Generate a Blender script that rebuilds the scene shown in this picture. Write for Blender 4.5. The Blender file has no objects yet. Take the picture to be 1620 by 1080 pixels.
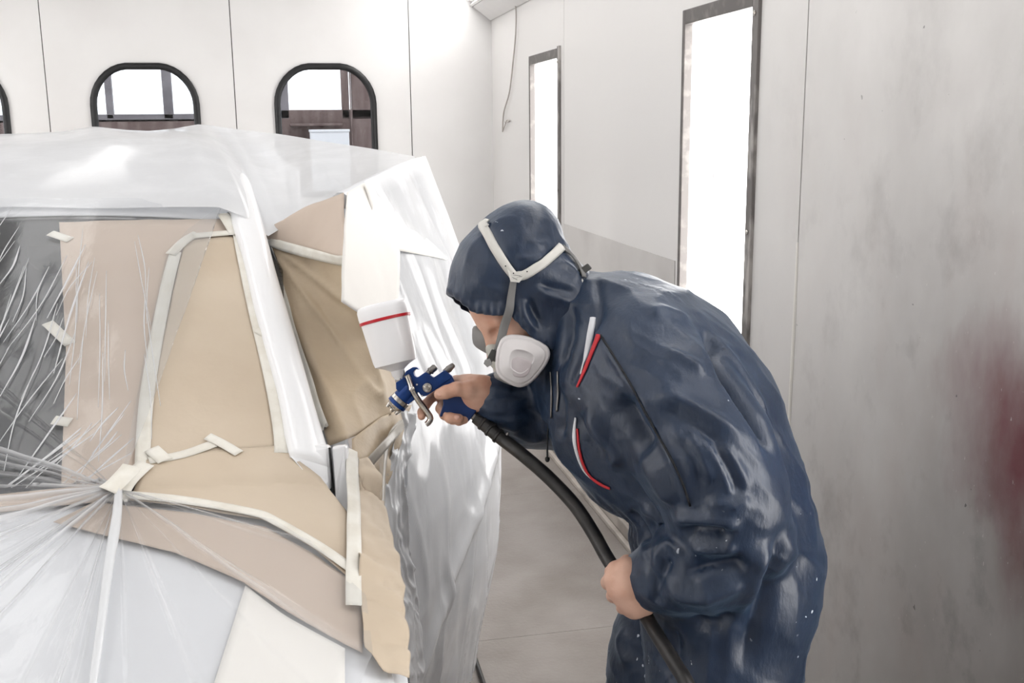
import bpy, bmesh, math, random
import numpy as np
from mathutils import Vector, Matrix
from mathutils.bvhtree import BVHTree

random.seed(7); np.random.seed(7)
scene = bpy.context.scene
col = scene.collection

# ------------------------------------------------------------------ camera
FPX = 1650.0
YAW, PITCH, ROLL = math.radians(12.0), math.radians(11.6), math.radians(0.6)
CAM = np.array([0.0, 0.0, 1.75])
_R = np.array([math.cos(YAW), -math.sin(YAW), 0.0])
FW = np.array([math.sin(YAW)*math.cos(PITCH), math.cos(YAW)*math.cos(PITCH), -math.sin(PITCH)])
_U = np.array([math.sin(YAW)*math.sin(PITCH), math.cos(YAW)*math.sin(PITCH), math.cos(PITCH)])
RT = _R*math.cos(ROLL) - _U*math.sin(ROLL)
UP = _U*math.cos(ROLL) + _R*math.sin(ROLL)
cam_data = bpy.data.cameras.new('camera'); cam = bpy.data.objects.new('camera', cam_data); col.objects.link(cam)
cam_data.sensor_width = 36.0; cam_data.lens = FPX/1620.0*36.0; cam_data.clip_start = 0.02
cam.matrix_world = Matrix(((RT[0], UP[0], -FW[0], CAM[0]), (RT[1], UP[1], -FW[1], CAM[1]), (RT[2], UP[2], -FW[2], CAM[2]), (0, 0, 0, 1)))
scene.camera = cam

def at(x, y, d):                      # a point of the place at depth d, measured in the photograph
    return CAM + d*(FW + RT*(x-810.0)/FPX + UP*(540.0-y)/FPX)
def ray(x, y):
    v = FW + RT*(x-810.0)/FPX + UP*(540.0-y)/FPX
    return v/np.linalg.norm(v)

# ------------------------------------------------------------------ world, exposure, lights
scene.view_settings.view_transform = 'Standard'; scene.view_settings.look = 'None'
scene.view_settings.exposure = 0.0; scene.view_settings.gamma = 1.0; scene.view_settings.use_curve_mapping = False
scene.cycles.use_denoising = True
scene.cycles.transparent_max_bounces = 12
scene.cycles.use_light_tree = False
scene.cycles.max_bounces = 5; scene.cycles.diffuse_bounces = 3; scene.cycles.glossy_bounces = 2; scene.cycles.transmission_bounces = 2
scene.cycles.caustics_reflective = False; scene.cycles.caustics_refractive = False
scene.cycles.use_adaptive_sampling = True; scene.cycles.adaptive_threshold = .06; scene.cycles.adaptive_min_samples = 12
scene.cycles.sample_clamp_indirect = 6.0
world = bpy.data.worlds.new('overcast_sky'); scene.world = world; world.use_nodes = True
world.node_tree.nodes['Background'].inputs[0].default_value = (0.93, 0.96, 1.0, 1)
world.node_tree.nodes['Background'].inputs[1].default_value = 2.2
LAMP_SIDE = 7.2      # wall light boxes
LAMP_TOP = 2.8        # slanted troughs and ceiling rows

# ------------------------------------------------------------------ materials
def srgb(r, g, b):
    f = lambda c: (c/255/12.92) if c/255 <= .04045 else ((c/255+.055)/1.055)**2.4
    return (f(r), f(g), f(b), 1.0)
def mat(name, base, rough=.5, metal=0.0, noise=None, bump=None, spec=.5, coat=0.0, trans=0.0, alpha=1.0, sss=0.0, emit=None, stretch=(1, 1, 1), sheen=0.0):
    m = bpy.data.materials.new(name); m.use_nodes = True
    nt = m.node_tree; N = nt.nodes; L = nt.links; b = N['Principled BSDF']
    b.inputs['Base Color'].default_value = base; b.inputs['Roughness'].default_value = rough; b.inputs['Metallic'].default_value = metal
    b.inputs['Specular IOR Level'].default_value = spec; b.inputs['Coat Weight'].default_value = coat
    b.inputs['Transmission Weight'].default_value = trans; b.inputs['Alpha'].default_value = alpha
    if sss: b.inputs['Subsurface Weight'].default_value = sss; b.inputs['Subsurface Radius'].default_value = (.01, .004, .002)
    if sheen: b.inputs['Sheen Weight'].default_value = sheen
    if emit: b.inputs['Emission Color'].default_value = emit[0]; b.inputs['Emission Strength'].default_value = emit[1]
    tc = None
    if noise or bump:
        tc = N.new('ShaderNodeTexCoord'); mp = N.new('ShaderNodeMapping'); mp.inputs['Scale'].default_value = stretch
        L.new(tc.outputs['Object'], mp.inputs['Vector'])
    if noise:                          # (scale, second colour, detail, low, high)
        nz = N.new('ShaderNodeTexNoise'); nz.inputs['Scale'].default_value = noise[0]; nz.inputs['Detail'].default_value = noise[2]
        L.new(mp.outputs[0], nz.inputs['Vector'])
        rp = N.new('ShaderNodeValToRGB'); rp.color_ramp.elements[0].position = noise[3]; rp.color_ramp.elements[1].position = noise[4]
        rp.color_ramp.elements[0].color = base; rp.color_ramp.elements[1].color = noise[1]
        L.new(nz.outputs['Fac'], rp.inputs[0]); L.new(rp.outputs[0], b.inputs['Base Color'])
    if bump:                           # (scale, strength, distance)
        n2 = N.new('ShaderNodeTexNoise'); n2.inputs['Scale'].default_value = bump[0]; n2.inputs['Detail'].default_value = 4
        L.new(mp.outputs[0], n2.inputs['Vector'])
        bp = N.new('ShaderNodeBump'); bp.inputs['Strength'].default_value = bump[1]; bp.inputs['Distance'].default_value = bump[2]
        L.new(n2.outputs['Fac'], bp.inputs['Height']); L.new(bp.outputs[0], b.inputs['Normal'])
    return m

def mixc(nt, fac, a, b_):
    n = nt.nodes.new('ShaderNodeMix'); n.data_type = 'RGBA'
    for s, v in ((0, fac), (6, a), (7, b_)):
        if hasattr(v, 'default_value') or hasattr(v, 'is_linked'): nt.links.new(v, n.inputs[s])
        else: n.inputs[s].default_value = v
    return n.outputs[2]
def ramp(nt, src, p0, p1, c0=(0, 0, 0, 1), c1=(1, 1, 1, 1)):
    r = nt.nodes.new('ShaderNodeValToRGB'); e = r.color_ramp.elements
    e[0].position, e[1].position = p0, p1; e[0].color, e[1].color = c0, c1
    nt.links.new(src, r.inputs[0]); return r.outputs[0]
def tnoise(nt, vec, scale, detail=4, stretch=None, rough=.55):
    if stretch:
        mp = nt.nodes.new('ShaderNodeMapping'); mp.inputs['Scale'].default_value = stretch; nt.links.new(vec, mp.inputs[0]); vec = mp.outputs[0]
    n = nt.nodes.new('ShaderNodeTexNoise'); n.inputs['Scale'].default_value = scale; n.inputs['Detail'].default_value = detail; n.inputs['Roughness'].default_value = rough
    nt.links.new(vec, n.inputs['Vector']); return n.outputs['Fac']
def mth(nt, op, a, b_=None, clamp=False):
    n = nt.nodes.new('ShaderNodeMath'); n.operation = op; n.use_clamp = clamp
    for i, v in enumerate((a, b_)):
        if v is None: continue
        if hasattr(v, 'is_linked'): nt.links.new(v, n.inputs[i])
        else: n.inputs[i].default_value = v
    return n.outputs[0]

def wall_material():
    # white booth enamel with grey overspray dirt, painted-in shading towards the foot and a dark red overspray cloud low on the wall near the camera
    m = mat('booth_enamel_dirty', srgb(228, 226, 224), .42)
    nt = m.node_tree; b = nt.nodes['Principled BSDF']
    geo = nt.nodes.new('ShaderNodeNewGeometry'); pos = geo.outputs['Position']
    sep = nt.nodes.new('ShaderNodeSeparateXYZ'); nt.links.new(pos, sep.inputs[0]); y, z = sep.outputs[1], sep.outputs[2]
    near = mth(nt, 'MULTIPLY', mth(nt, 'SUBTRACT', 3.3, y), .62, True)          # dirt and painted shading are heaviest on the near panel
    n1 = tnoise(nt, pos, 2.3, 6, (1, 1.0, .7))
    low = mth(nt, 'MULTIPLY', mth(nt, 'SUBTRACT', 2.15, z), .62, True)  # shading painted in with the dirt, growing downwards
    band = mth(nt, 'ADD', mth(nt, 'MULTIPLY', low, .85), mth(nt, 'MULTIPLY', mth(nt, 'SUBTRACT', n1, .5), 1.1))
    dirt_shade = mth(nt, 'MULTIPLY', ramp(nt, band, .05, .95), near, True)
    c = mixc(nt, dirt_shade, srgb(228, 226, 224), srgb(140, 134, 130))
    n2 = tnoise(nt, pos, 4.6, 9, (1, 1.1, .85), .64)
    c = mixc(nt, mth(nt, 'MULTIPLY', ramp(nt, n2, .54, .74), mth(nt, 'MULTIPLY', dirt_shade, .9)), c, srgb(98, 93, 90))
    n2b = tnoise(nt, pos, 3.1, 5, (1, 1.3, .5))
    c = mixc(nt, mth(nt, 'MULTIPLY', ramp(nt, n2b, .52, .7), mth(nt, 'MULTIPLY', dirt_shade, .45)), c, srgb(186, 168, 160))
    # red overspray
    dv = nt.nodes.new('ShaderNodeVectorMath'); dv.operation = 'SUBTRACT'; nt.links.new(pos, dv.inputs[0]); dv.inputs[1].default_value = (1.42, 1.70, 1.10)
    sc_ = nt.nodes.new('ShaderNodeVectorMath'); sc_.operation = 'MULTIPLY'; nt.links.new(dv.outputs[0], sc_.inputs[0]); sc_.inputs[1].default_value = (0, 2.9, 3.0)
    ln = nt.nodes.new('ShaderNodeVectorMath'); ln.operation = 'LENGTH'; nt.links.new(sc_.outputs[0], ln.inputs[0])
    n3 = tnoise(nt, pos, 6.5, 6, (1, 1, .45))
    rd = mth(nt, 'ADD', mth(nt, 'SUBTRACT', 1.0, ln.outputs['Value']), mth(nt, 'MULTIPLY', mth(nt, 'SUBTRACT', n3, .5), 1.5))
    c = mixc(nt, mth(nt, 'MULTIPLY', ramp(nt, rd, .05, 1.0), .85), c, srgb(112, 26, 42))
    # chips and runs
    n4 = tnoise(nt, pos, 60, 2, (1, 1.6, .8))
    c = mixc(nt, mth(nt, 'MULTIPLY', ramp(nt, n4, .72, .76), mth(nt, 'MULTIPLY', near, .6)), c, srgb(225, 222, 218))
    n5 = tnoise(nt, pos, 34, 2)
    c = mixc(nt, mth(nt, 'MULTIPLY', ramp(nt, n5, .765, .78), mth(nt, 'MULTIPLY', near, .8)), c, srgb(50, 46, 44))
    nt.links.new(c, b.inputs['Base Color'])
    bp = nt.nodes.new('ShaderNodeBump'); bp.inputs['Strength'].default_value = .25; bp.inputs['Distance'].default_value = .004
    nt.links.new(tnoise(nt, pos, 9, 6), bp.inputs['Height']); nt.links.new(bp.outputs[0], b.inputs['Normal'])
    return m

MT = {}
MT['wall'] = wall_material()
MT['wall_clean'] = mat('booth_enamel_white', srgb(236, 235, 234), .38, noise=(1.6, srgb(228, 226, 225), 5, .4, .7), bump=(4, .12, .004))
MT['wall_low'] = mat('greyed_lower_enamel', srgb(208, 205, 202), .45, noise=(2.5, srgb(190, 186, 183), 6, .4, .7), bump=(9, .2, .004))
MT['door_grey'] = mat('grey_roller_door', srgb(120, 120, 122), .6, bump=(8, .2, .01), stretch=(1, 1, 12))
MT['gap'] = mat('joint_shadow', srgb(96, 92, 90), .8)  # dark grey backing for panel joints and the floor base
MT['caulk'] = mat('white_caulk', srgb(235, 232, 226), .5)
MT['floor'] = mat('booth_floor_dusty', srgb(158, 151, 146), .6, noise=(3.5, srgb(136, 128, 122), 12, .35, .7), bump=(70, .7, .004))
MT['kerb'] = mat('kerb_enamel', srgb(196, 188, 180), .55, noise=(6, srgb(150, 142, 134), 7, .45, .75))
MT['steel'] = mat('worn_grey_steel', srgb(120, 116, 114), .45, .5, noise=(14, srgb(186, 182, 178), 8, .5, .64), bump=(30, .3, .002), stretch=(1, 1, .35))
MT['steel_dark'] = mat('dark_grey_steel', srgb(104, 100, 98), .5, .4, noise=(20, srgb(134, 130, 126), 6, .5, .75))
MT['rubber'] = mat('black_rubber_gasket', srgb(24, 25, 27), .45, bump=(80, .1, .001))
MT['lamp'] = mat('lamp_diffuser', srgb(250, 250, 250), .4, emit=((1.0, .985, .97, 1), LAMP_SIDE))
MT['lamp_top'] = mat('lamp_diffuser_top', srgb(250, 250, 250), .4, emit=((1.0, .985, .97, 1), LAMP_TOP))
MT['ceiling'] = mat('ceiling_filter_fleece', srgb(238, 238, 238), .9, bump=(60, .3, .004))
MT['wood'] = mat('brown_painted_frame', srgb(96, 78, 74), .6, noise=(5, srgb(128, 112, 108), 5, .4, .7), stretch=(3, 3, .6))
MT['grey_post'] = mat('grey_post_paint', srgb(126, 122, 126), .6, noise=(5, srgb(100, 96, 100), 5, .4, .7))
MT['white_box'] = mat('white_cabinet', srgb(240, 242, 246), .5, bump=(20, .05, .002))
MT['car_white'] = mat('car_white_primer', srgb(226, 228, 232), .35, coat=.2, bump=(6, .03, .003))
MT['car_primer'] = mat('fresh_white_primer', srgb(247, 248, 250), .28, coat=.3, bump=(12, .03, .002))
MT['cabin'] = mat('dark_cabin_trim', srgb(52, 55, 60), .7, bump=(90, .3, .002))
MT['black'] = mat('black_plastic', srgb(16, 16, 18), .5, bump=(120, .2, .001))
MT['tyre'] = mat('tyre_rubber', srgb(26, 26, 27), .75, bump=(60, .4, .003))
MT['rim'] = mat('wheel_silver', srgb(176, 178, 182), .3, .9, bump=(30, .05, .001))
MT['kraft'] = mat('kraft_masking_paper', srgb(210, 195, 175), .7, noise=(3, srgb(200, 183, 161), 6, .35, .7), bump=(14, .35, .006), stretch=(1, 1, 1))
MT['kraft_dark'] = mat('kraft_masking_paper_dark', srgb(206, 188, 162), .55, noise=(4, srgb(190, 170, 142), 6, .35, .7), bump=(18, .45, .008))
MT['kraft_pink'] = mat('kraft_masking_paper_pale', srgb(208, 192, 178), .7, noise=(3, srgb(200, 183, 168), 6, .35, .7), bump=(14, .3, .005))
MT['white_paper'] = mat('white_masking_paper', srgb(246, 243, 238), .7, bump=(10, .2, .004))
MT['tape'] = mat('white_masking_tape', srgb(236, 233, 224), .55, noise=(20, srgb(224, 219, 207), 4, .4, .7), bump=(70, .4, .002))
MT['clear_tape'] = mat('clear_tape', srgb(206, 200, 190), .3, alpha=.75, bump=(40, .6, .004))
MT['skin'] = mat('skin', srgb(224, 182, 160), .5, noise=(22, srgb(208, 156, 132), 5, .4, .72), bump=(140, .35, .0015))
MT['nail'] = mat('nail', srgb(222, 176, 158), .3, bump=(200, .05, .0005))
MT['gun_blue'] = mat('blue_anodised_metal', srgb(12, 62, 132), .3, .35, spec=.6, noise=(40, srgb(10, 50, 112), 4, .4, .7))
MT['grip_blue'] = mat('blue_grip', srgb(12, 48, 104), .38, .2, bump=(120, .1, .001))
MT['chrome'] = mat('chrome', srgb(206, 202, 196), .22, 1.0, noise=(60, srgb(160, 154, 146), 4, .45, .7))
MT['chrome_dark'] = mat('dull_steel', srgb(140, 138, 136), .35, 1.0, bump=(200, .4, .001))
MT['cup'] = mat('translucent_white_plastic', srgb(247, 247, 249), .35, coat=.2, bump=(30, .03, .001))
MT['red'] = mat('red_band', srgb(196, 22, 38), .35, bump=(60, .05, .001))
MT['hose'] = mat('black_rubber_hose', srgb(34, 33, 33), .36, noise=(30, srgb(58, 55, 53), 6, .45, .75), bump=(120, .2, .001))
MT['mask_white'] = mat('filter_cover_white', srgb(222, 218, 218), .42, noise=(12, srgb(208, 203, 203), 4, .4, .7))
MT['mask_centre'] = mat('filter_pad_grey', srgb(188, 178, 180), .7, noise=(14, srgb(205, 198, 199), 4, .4, .7))
MT['mask_grey'] = mat('filter_grey', srgb(150, 150, 148), .5, bump=(60, .1, .001))
MT['mask_face'] = mat('facepiece_grey', srgb(192, 192, 184), .45, bump=(60, .1, .001))
MT['strap'] = mat('grey_elastic_strap', srgb(122, 121, 120), .7, bump=(260, .5, .001))
MT['harness'] = mat('off_white_harness', srgb(216, 214, 208), .5, bump=(120, .1, .001))
MT['buckle'] = mat('dark_grey_buckle', srgb(70, 70, 68), .5, bump=(60, .1, .001))
MT['stripe_white'] = mat('white_piping', srgb(222, 224, 228), .6, bump=(200, .3, .001))
MT['stripe_red'] = mat('red_piping', srgb(200, 44, 52), .6, bump=(200, .3, .001))
MT['seam'] = mat('seam_thread', srgb(10, 14, 22), .7, bump=(200, .3, .001))
MT['wire'] = mat('painted_wire', srgb(184, 178, 172), .5, bump=(60, .1, .001))
MT['boot'] = mat('black_boot_leather', srgb(22, 21, 22), .45, bump=(40, .3, .002))
MT['eye'] = mat('eye_white', srgb(225, 220, 214), .2, noise=(50, srgb(215, 205, 200), 2, .4, .7))

def coverall_material():
    m = mat('navy_workwear_satin', srgb(44, 58, 80), .40, spec=.58)
    nt = m.node_tree; b = nt.nodes['Principled BSDF']
    tc = nt.nodes.new('ShaderNodeTexCoord'); v = tc.outputs['Object']
    n = tnoise(nt, v, 7, 6)
    c = mixc(nt, ramp(nt, n, .35, .7), srgb(23, 38, 60), srgb(32, 49, 74))
    dust = tnoise(nt, v, 3.2, 7, None, .6)
    c = mixc(nt, mth(nt, 'MULTIPLY', ramp(nt, dust, .5, .72), .18), c, srgb(96, 108, 128))
    sp = tnoise(nt, v, 75, 1); sm = tnoise(nt, v, 6.0, 2)
    speck = mth(nt, 'MULTIPLY', ramp(nt, sp, .735, .755), ramp(nt, sm, .56, .62))
    c = mixc(nt, speck, c, srgb(205, 212, 222))
    nt.links.new(c, b.inputs['Base Color'])
    bp = nt.nodes.new('ShaderNodeBump'); bp.inputs['Strength'].default_value = .55; bp.inputs['Distance'].default_value = .006
    w1 = tnoise(nt, v, 26, 6, (1, 1, .5)); w2 = tnoise(nt, v, 11, 4, (1.4, 1, .6))
    nt.links.new(mth(nt, 'ADD', w1, mth(nt, 'MULTIPLY', w2, .5)), bp.inputs['Height']); nt.links.new(bp.outputs[0], b.inputs['Normal'])
    b.inputs['Sheen Weight'].default_value = .14; b.inputs['Sheen Roughness'].default_value = .4; b.inputs['Sheen Tint'].default_value = (.5, .72, .95, 1)
    return m
MT['coverall'] = coverall_material()

def film_material(name, veil, gloss, streak, scale, stretch, tint=(.975, .98, .985, 1), attr=True):
    # polythene film: mostly see-through, a milky share, glossy; folded layers (attribute 'layer') are milkier
    m = bpy.data.materials.new(name); m.use_nodes = True; nt = m.node_tree; N = nt.nodes; L = nt.links
    N.remove(N['Principled BSDF']); out = N['Material Output']
    tc = N.new('ShaderNodeTexCoord')
    s = tnoise(nt, tc.outputs['Object'], scale, 5, stretch)
    bp = N.new('ShaderNodeBump'); bp.inputs['Strength'].default_value = .3; bp.inputs['Distance'].default_value = .008
    L.new(s, bp.inputs['Height'])
    fac = mth(nt, 'ADD', veil, mth(nt, 'MULTIPLY', ramp(nt, s, .52, .72), streak))
    if attr:
        a = N.new('ShaderNodeAttribute'); a.attribute_name = 'layer'
        fac = mth(nt, 'ADD', fac, a.outputs['Fac'], True)
    tr = N.new('ShaderNodeBsdfTransparent'); tr.inputs[0].default_value = tint
    df = N.new('ShaderNodeBsdfDiffuse'); df.inputs[0].default_value = (.90, .91, .93, 1); L.new(bp.outputs[0], df.inputs['Normal'])
    tl = N.new('ShaderNodeBsdfTranslucent'); tl.inputs[0].default_value = (.95, .955, .965, 1)
    ad = N.new('ShaderNodeMixShader'); ad.inputs[0].default_value = .25; L.new(df.outputs[0], ad.inputs[1]); L.new(tl.outputs[0], ad.inputs[2])
    m1 = N.new('ShaderNodeMixShader'); L.new(fac, m1.inputs[0]); L.new(tr.outputs[0], m1.inputs[1]); L.new(ad.outputs[0], m1.inputs[2])
    gl = N.new('ShaderNodeBsdfGlossy'); gl.inputs['Roughness'].default_value = .16; L.new(bp.outputs[0], gl.inputs['Normal'])
    fr = N.new('ShaderNodeLayerWeight'); fr.inputs[0].default_value = .5; L.new(bp.outputs[0], fr.inputs['Normal'])
    fz = mth(nt, 'ADD', .045, mth(nt, 'MULTIPLY', mth(nt, 'POWER', fr.outputs['Facing'], 5.0), .8))
    m2 = N.new('ShaderNodeMixShader'); L.new(mth(nt, 'MULTIPLY', fz, gloss, True), m2.inputs[0]); L.new(m1.outputs[0], m2.inputs[1]); L.new(gl.outputs[0], m2.inputs[2])
    L.new(m2.outputs[0], out.inputs['Surface'])
    return m
MT['film'] = film_material('clear_polythene_film', .09, .8, .0, 14, (1.2, 1.2, 1.2))
MT['film_milky'] = film_material('milky_polythene_film', .80, .7, .08, 5, (1, 1, 1))
MT['film_door'] = film_material('hanging_polythene_film', .68, .9, .2, 12, (1.2, 1.2, .28))

def glass_material(name, tint, refl=1.0):
    m = bpy.data.materials.new(name); m.use_nodes = True; nt = m.node_tree; N = nt.nodes; L = nt.links
    N.remove(N['Principled BSDF'])
    tr = N.new('ShaderNodeBsdfTransparent'); tr.inputs[0].default_value = tint
    gl = N.new('ShaderNodeBsdfGlossy'); gl.inputs['Roughness'].default_value = .04
    fr = N.new('ShaderNodeLayerWeight'); fr.inputs[0].default_value = .5
    fz = mth(nt, 'ADD', .04, mth(nt, 'MULTIPLY', mth(nt, 'POWER', fr.outputs['Facing'], 5.0), .9))
    mx = N.new('ShaderNodeMixShader'); L.new(mth(nt, 'MULTIPLY', fz, refl, True), mx.inputs[0]); L.new(tr.outputs[0], mx.inputs[1]); L.new(gl.outputs[0], mx.inputs[2])
    L.new(mx.outputs[0], N['Material Output'].inputs['Surface'])
    return m
MT['glass'] = glass_material('window_glass', (.94, .95, .96, 1), .8)
MT['windscreen'] = glass_material('tinted_windscreen', (.40, .43, .47, 1), .6)

# ------------------------------------------------------------------ object helpers
def tag(o, label=None, cat=None, group=None, kind=None):
    if label: o['label'] = label
    if cat: o['category'] = cat
    if group: o['group'] = group
    if kind: o['kind'] = kind
    return o
def empty(name, loc=(0, 0, 0)):
    o = bpy.data.objects.new(name, None); col.objects.link(o); o.location = loc; o.empty_display_size = .1
    return o
def link(name, me, m, parent=None, smooth=True):
    o = bpy.data.objects.new(name, me); col.objects.link(o)
    if m is not None: me.materials.append(m)
    if smooth and len(me.polygons): me.polygons.foreach_set('use_smooth', [True]*len(me.polygons))
    if parent is not None:
        o.parent = parent
        o.matrix_parent_inverse = Matrix.Translation(-Vector(parent_loc(parent)))
    return o
def parent_loc(p):
    return Vector(p.location) if (p.type == 'EMPTY' and p.parent is None) else Vector((0, 0, 0))
def mesh(name, verts, faces, m, parent=None, smooth=True):
    me = bpy.data.meshes.new(name); me.from_pydata([tuple(map(float, v)) for v in verts], [], [tuple(int(i) for i in f) for f in faces]); me.update()
    return link(name, me, m, parent, smooth)
def from_bm(name, bm, m, parent=None, smooth=False):
    bmesh.ops.recalc_face_normals(bm, faces=bm.faces[:])
    me = bpy.data.meshes.new(name); bm.to_mesh(me); bm.free()
    return link(name, me, m, parent, smooth)
def bevel(o, w, seg=2, angle=.6):
    md = o.modifiers.new('bevel', 'BEVEL'); md.width = w; md.segments = seg; md.limit_method = 'ANGLE'; md.angle_limit = angle
    return o
def solid(o, t, off=0):
    md = o.modifiers.new('thickness', 'SOLIDIFY'); md.thickness = t; md.offset = off
    return o
def box(name, x0, x1, y0, y1, z0, z1, m, parent=None, bw=0.0):
    bm = bmesh.new()
    vs = [bm.verts.new(p) for p in ((x0, y0, z0), (x1, y0, z0), (x1, y1, z0), (x0, y1, z0), (x0, y0, z1), (x1, y0, z1), (x1, y1, z1), (x0, y1, z1))]
    for f in ((0, 3, 2, 1), (4, 5, 6, 7), (0, 1, 5, 4), (1, 2, 6, 5), (2, 3, 7, 6), (3, 0, 4, 7)): bm.faces.new([vs[i] for i in f])
    if bw: bmesh.ops.bevel(bm, geom=bm.edges[:], offset=bw, segments=2, affect='EDGES', profile=.5)
    return from_bm(name, bm, m, parent)
def extrude_outline(name, pts, vec, m, parent=None, bw=0.0, seg=2, hole=None, smooth=False):
    # pts: 3D outline; vec: extrusion; hole: inner outline
    bm = bmesh.new(); loops = [pts] + ([hole] if hole is not None else []); edges = []
    for lp in loops:
        vs = [bm.verts.new(tuple(p)) for p in lp]
        edges += [bm.edges.new((vs[i], vs[(i+1) % len(vs)])) for i in range(len(vs))]
    if hole is None: bm.faces.new(bm.verts[:])
    else: bmesh.ops.triangle_fill(bm, use_beauty=True, use_dissolve=False, edges=edges)
    r = bmesh.ops.extrude_face_region(bm, geom=bm.faces[:] + bm.edges[:] + bm.verts[:])
    bmesh.ops.translate(bm, vec=Vector(tuple(vec)), verts=[g for g in r['geom'] if isinstance(g, bmesh.types.BMVert)])
    o = from_bm(name, bm, m, parent, smooth)
    if bw: bevel(o, bw, seg)
    return o
def frame_of(axis):
    a = np.array(axis, float); a /= np.linalg.norm(a)
    t = np.array([0, 0, 1.0]) if abs(a[2]) < .9 else np.array([1.0, 0, 0])
    u = np.cross(t, a); u /= np.linalg.norm(u)
    return a, u, np.cross(a, u)
def lathe_geo(p0, axis, prof, n=32):
    a, u, v = frame_of(axis); p0 = np.array(p0, float); V = []; Fc = []
    for (h, r) in prof:
        for k in range(n):
            th = 2*math.pi*k/n; V.append(p0 + a*h + (u*math.cos(th) + v*math.sin(th))*r)
    for i in range(len(prof)-1):
        for k in range(n):
            k2 = (k+1) % n; Fc.append((i*n+k, i*n+k2, (i+1)*n+k2, (i+1)*n+k))
    Fc.append(tuple(range(n))[::-1]); Fc.append(tuple((len(prof)-1)*n+k for k in range(n)))
    return V, Fc
def lathe(name, p0, axis, prof, m, parent=None, n=32):
    V, Fc = lathe_geo(p0, axis, prof, n)
    o = mesh(name, V, Fc, m, parent); 
    return bevel_smooth(o)
def bevel_smooth(o, ang=.7):
    me = o.data
    try: me.set_sharp_from_angle(angle=ang)
    except Exception: pass
    return o
def catmull(pts, n):
    P = np.array(pts, float)
    if len(P) < 3:
        t = np.linspace(0, 1, n)[:, None]; return P[0]*(1-t) + P[-1]*t
    Q = np.vstack([2*P[0]-P[1], P, 2*P[-1]-P[-2]])
    L = np.concatenate([[0], np.cumsum(np.linalg.norm(np.diff(P, axis=0), axis=1)**.5)]); L /= L[-1]
    out = []
    for s in np.linspace(0, 1, n):
        i = min(np.searchsorted(L, s, side='right')-1, len(P)-2); t = (s-L[i])/(L[i+1]-L[i])
        a, b, c, d = Q[i], Q[i+1], Q[i+2], Q[i+3]
        out.append(.5*((2*b) + (c-a)*t + (2*a-5*b+4*c-d)*t*t + (3*b-a-3*c+d)*t**3))
    return np.array(out)
def polyline(pts, n):
    P = np.array(pts, float); L = np.concatenate([[0], np.cumsum(np.linalg.norm(np.diff(P, axis=0), axis=1))]); s = np.linspace(0, L[-1], n)
    return np.stack([np.interp(s, L, P[:, k]) for k in range(P.shape[1])], 1)
def tube_geo(path, rad, n=16):
    P = np.array(path, float); m_ = len(P); rad = np.broadcast_to(np.array(rad, float), (m_,)) if np.ndim(rad) == 0 else np.interp(np.linspace(0, 1, m_), np.linspace(0, 1, len(rad)), rad)
    T = np.gradient(P, axis=0); T /= np.linalg.norm(T, axis=1)[:, None]
    a, u, v = frame_of(T[0]); V = []; Fc = []
    for i in range(m_):
        u = u - T[i]*np.dot(u, T[i]); u /= np.linalg.norm(u); v = np.cross(T[i], u)
        for k in range(n):
            th = 2*math.pi*k/n; V.append(P[i] + rad[i]*(u*math.cos(th) + v*math.sin(th)))
    for i in range(m_-1):
        for k in range(n):
            k2 = (k+1) % n; Fc.append((i*n+k, i*n+k2, (i+1)*n+k2, (i+1)*n+k))
    Fc.append(tuple(range(n))[::-1]); Fc.append(tuple((m_-1)*n+k for k in range(n)))
    return V, Fc
def tube(name, path, rad, m, parent=None, n=16):
    return bevel_smooth(mesh(name, *tube_geo(path, rad, n), m, parent), 1.0)
def grid_faces(nu, nv):
    return [(i*nv+j, (i+1)*nv+j, (i+1)*nv+j+1, i*nv+j+1) for i in range(nu-1) for j in range(nv-1)]
def coons(bot, top, left, right, nu, nv, px=True):
    B, T, L, R_ = (polyline(c, k) for c, k in ((bot, nu), (top, nu), (left, nv), (right, nv)))
    u = np.linspace(0, 1, nu)[:, None, None]; v = np.linspace(0, 1, nv)[None, :, None]
    S = (1-v)*B[:, None] + v*T[:, None] + (1-u)*L[None] + u*R_[None]
    S -= (1-u)*(1-v)*B[0] + u*(1-v)*B[-1] + (1-u)*v*T[0] + u*v*T[-1]
    return S                                       # (nu, nv, k)
def noise3(P, scale, seed=0):
    P = np.asarray(P, float)*scale + seed*17.3; i = np.floor(P).astype(np.int64); f = P - i; f = f*f*(3-2*f); out = 0
    def h(x, y, z):
        n = (x*374761393 + y*668265263 + z*2147483647 + seed*974711) & 0xffffffff
        n = ((n ^ (n >> 13))*1274126177) & 0xffffffff
        return ((n ^ (n >> 16)) & 0xffff)/65535.0
    for dx in (0, 1):
        for dy in (0, 1):
            for dz in (0, 1):
                w = (f[..., 0] if dx else 1-f[..., 0])*(f[..., 1] if dy else 1-f[..., 1])*(f[..., 2] if dz else 1-f[..., 2])
                out = out + w*h(i[..., 0]+dx, i[..., 1]+dy, i[..., 2]+dz)
    return out*2-1
def hitter(V, Fc):
    b = BVHTree.FromPolygons([tuple(map(float, v)) for v in V], [tuple(int(i) for i in f) for f in Fc])
    o = Vector(tuple(CAM))
    def hit(x, y, off=0.0):
        d = ray(x, y); loc, nor, i, t = b.ray_cast(o, Vector(tuple(d)))
        if loc is None:
            loc, nor, i, t = b.find_nearest(Vector(tuple(at(x, y, hit.default))))
        n = np.array(nor); n = n if n.dot(d) < 0 else -n
        return np.array(loc) + n*off, n
    hit.default = 2.0; hit.tree = b
    return hit
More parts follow.
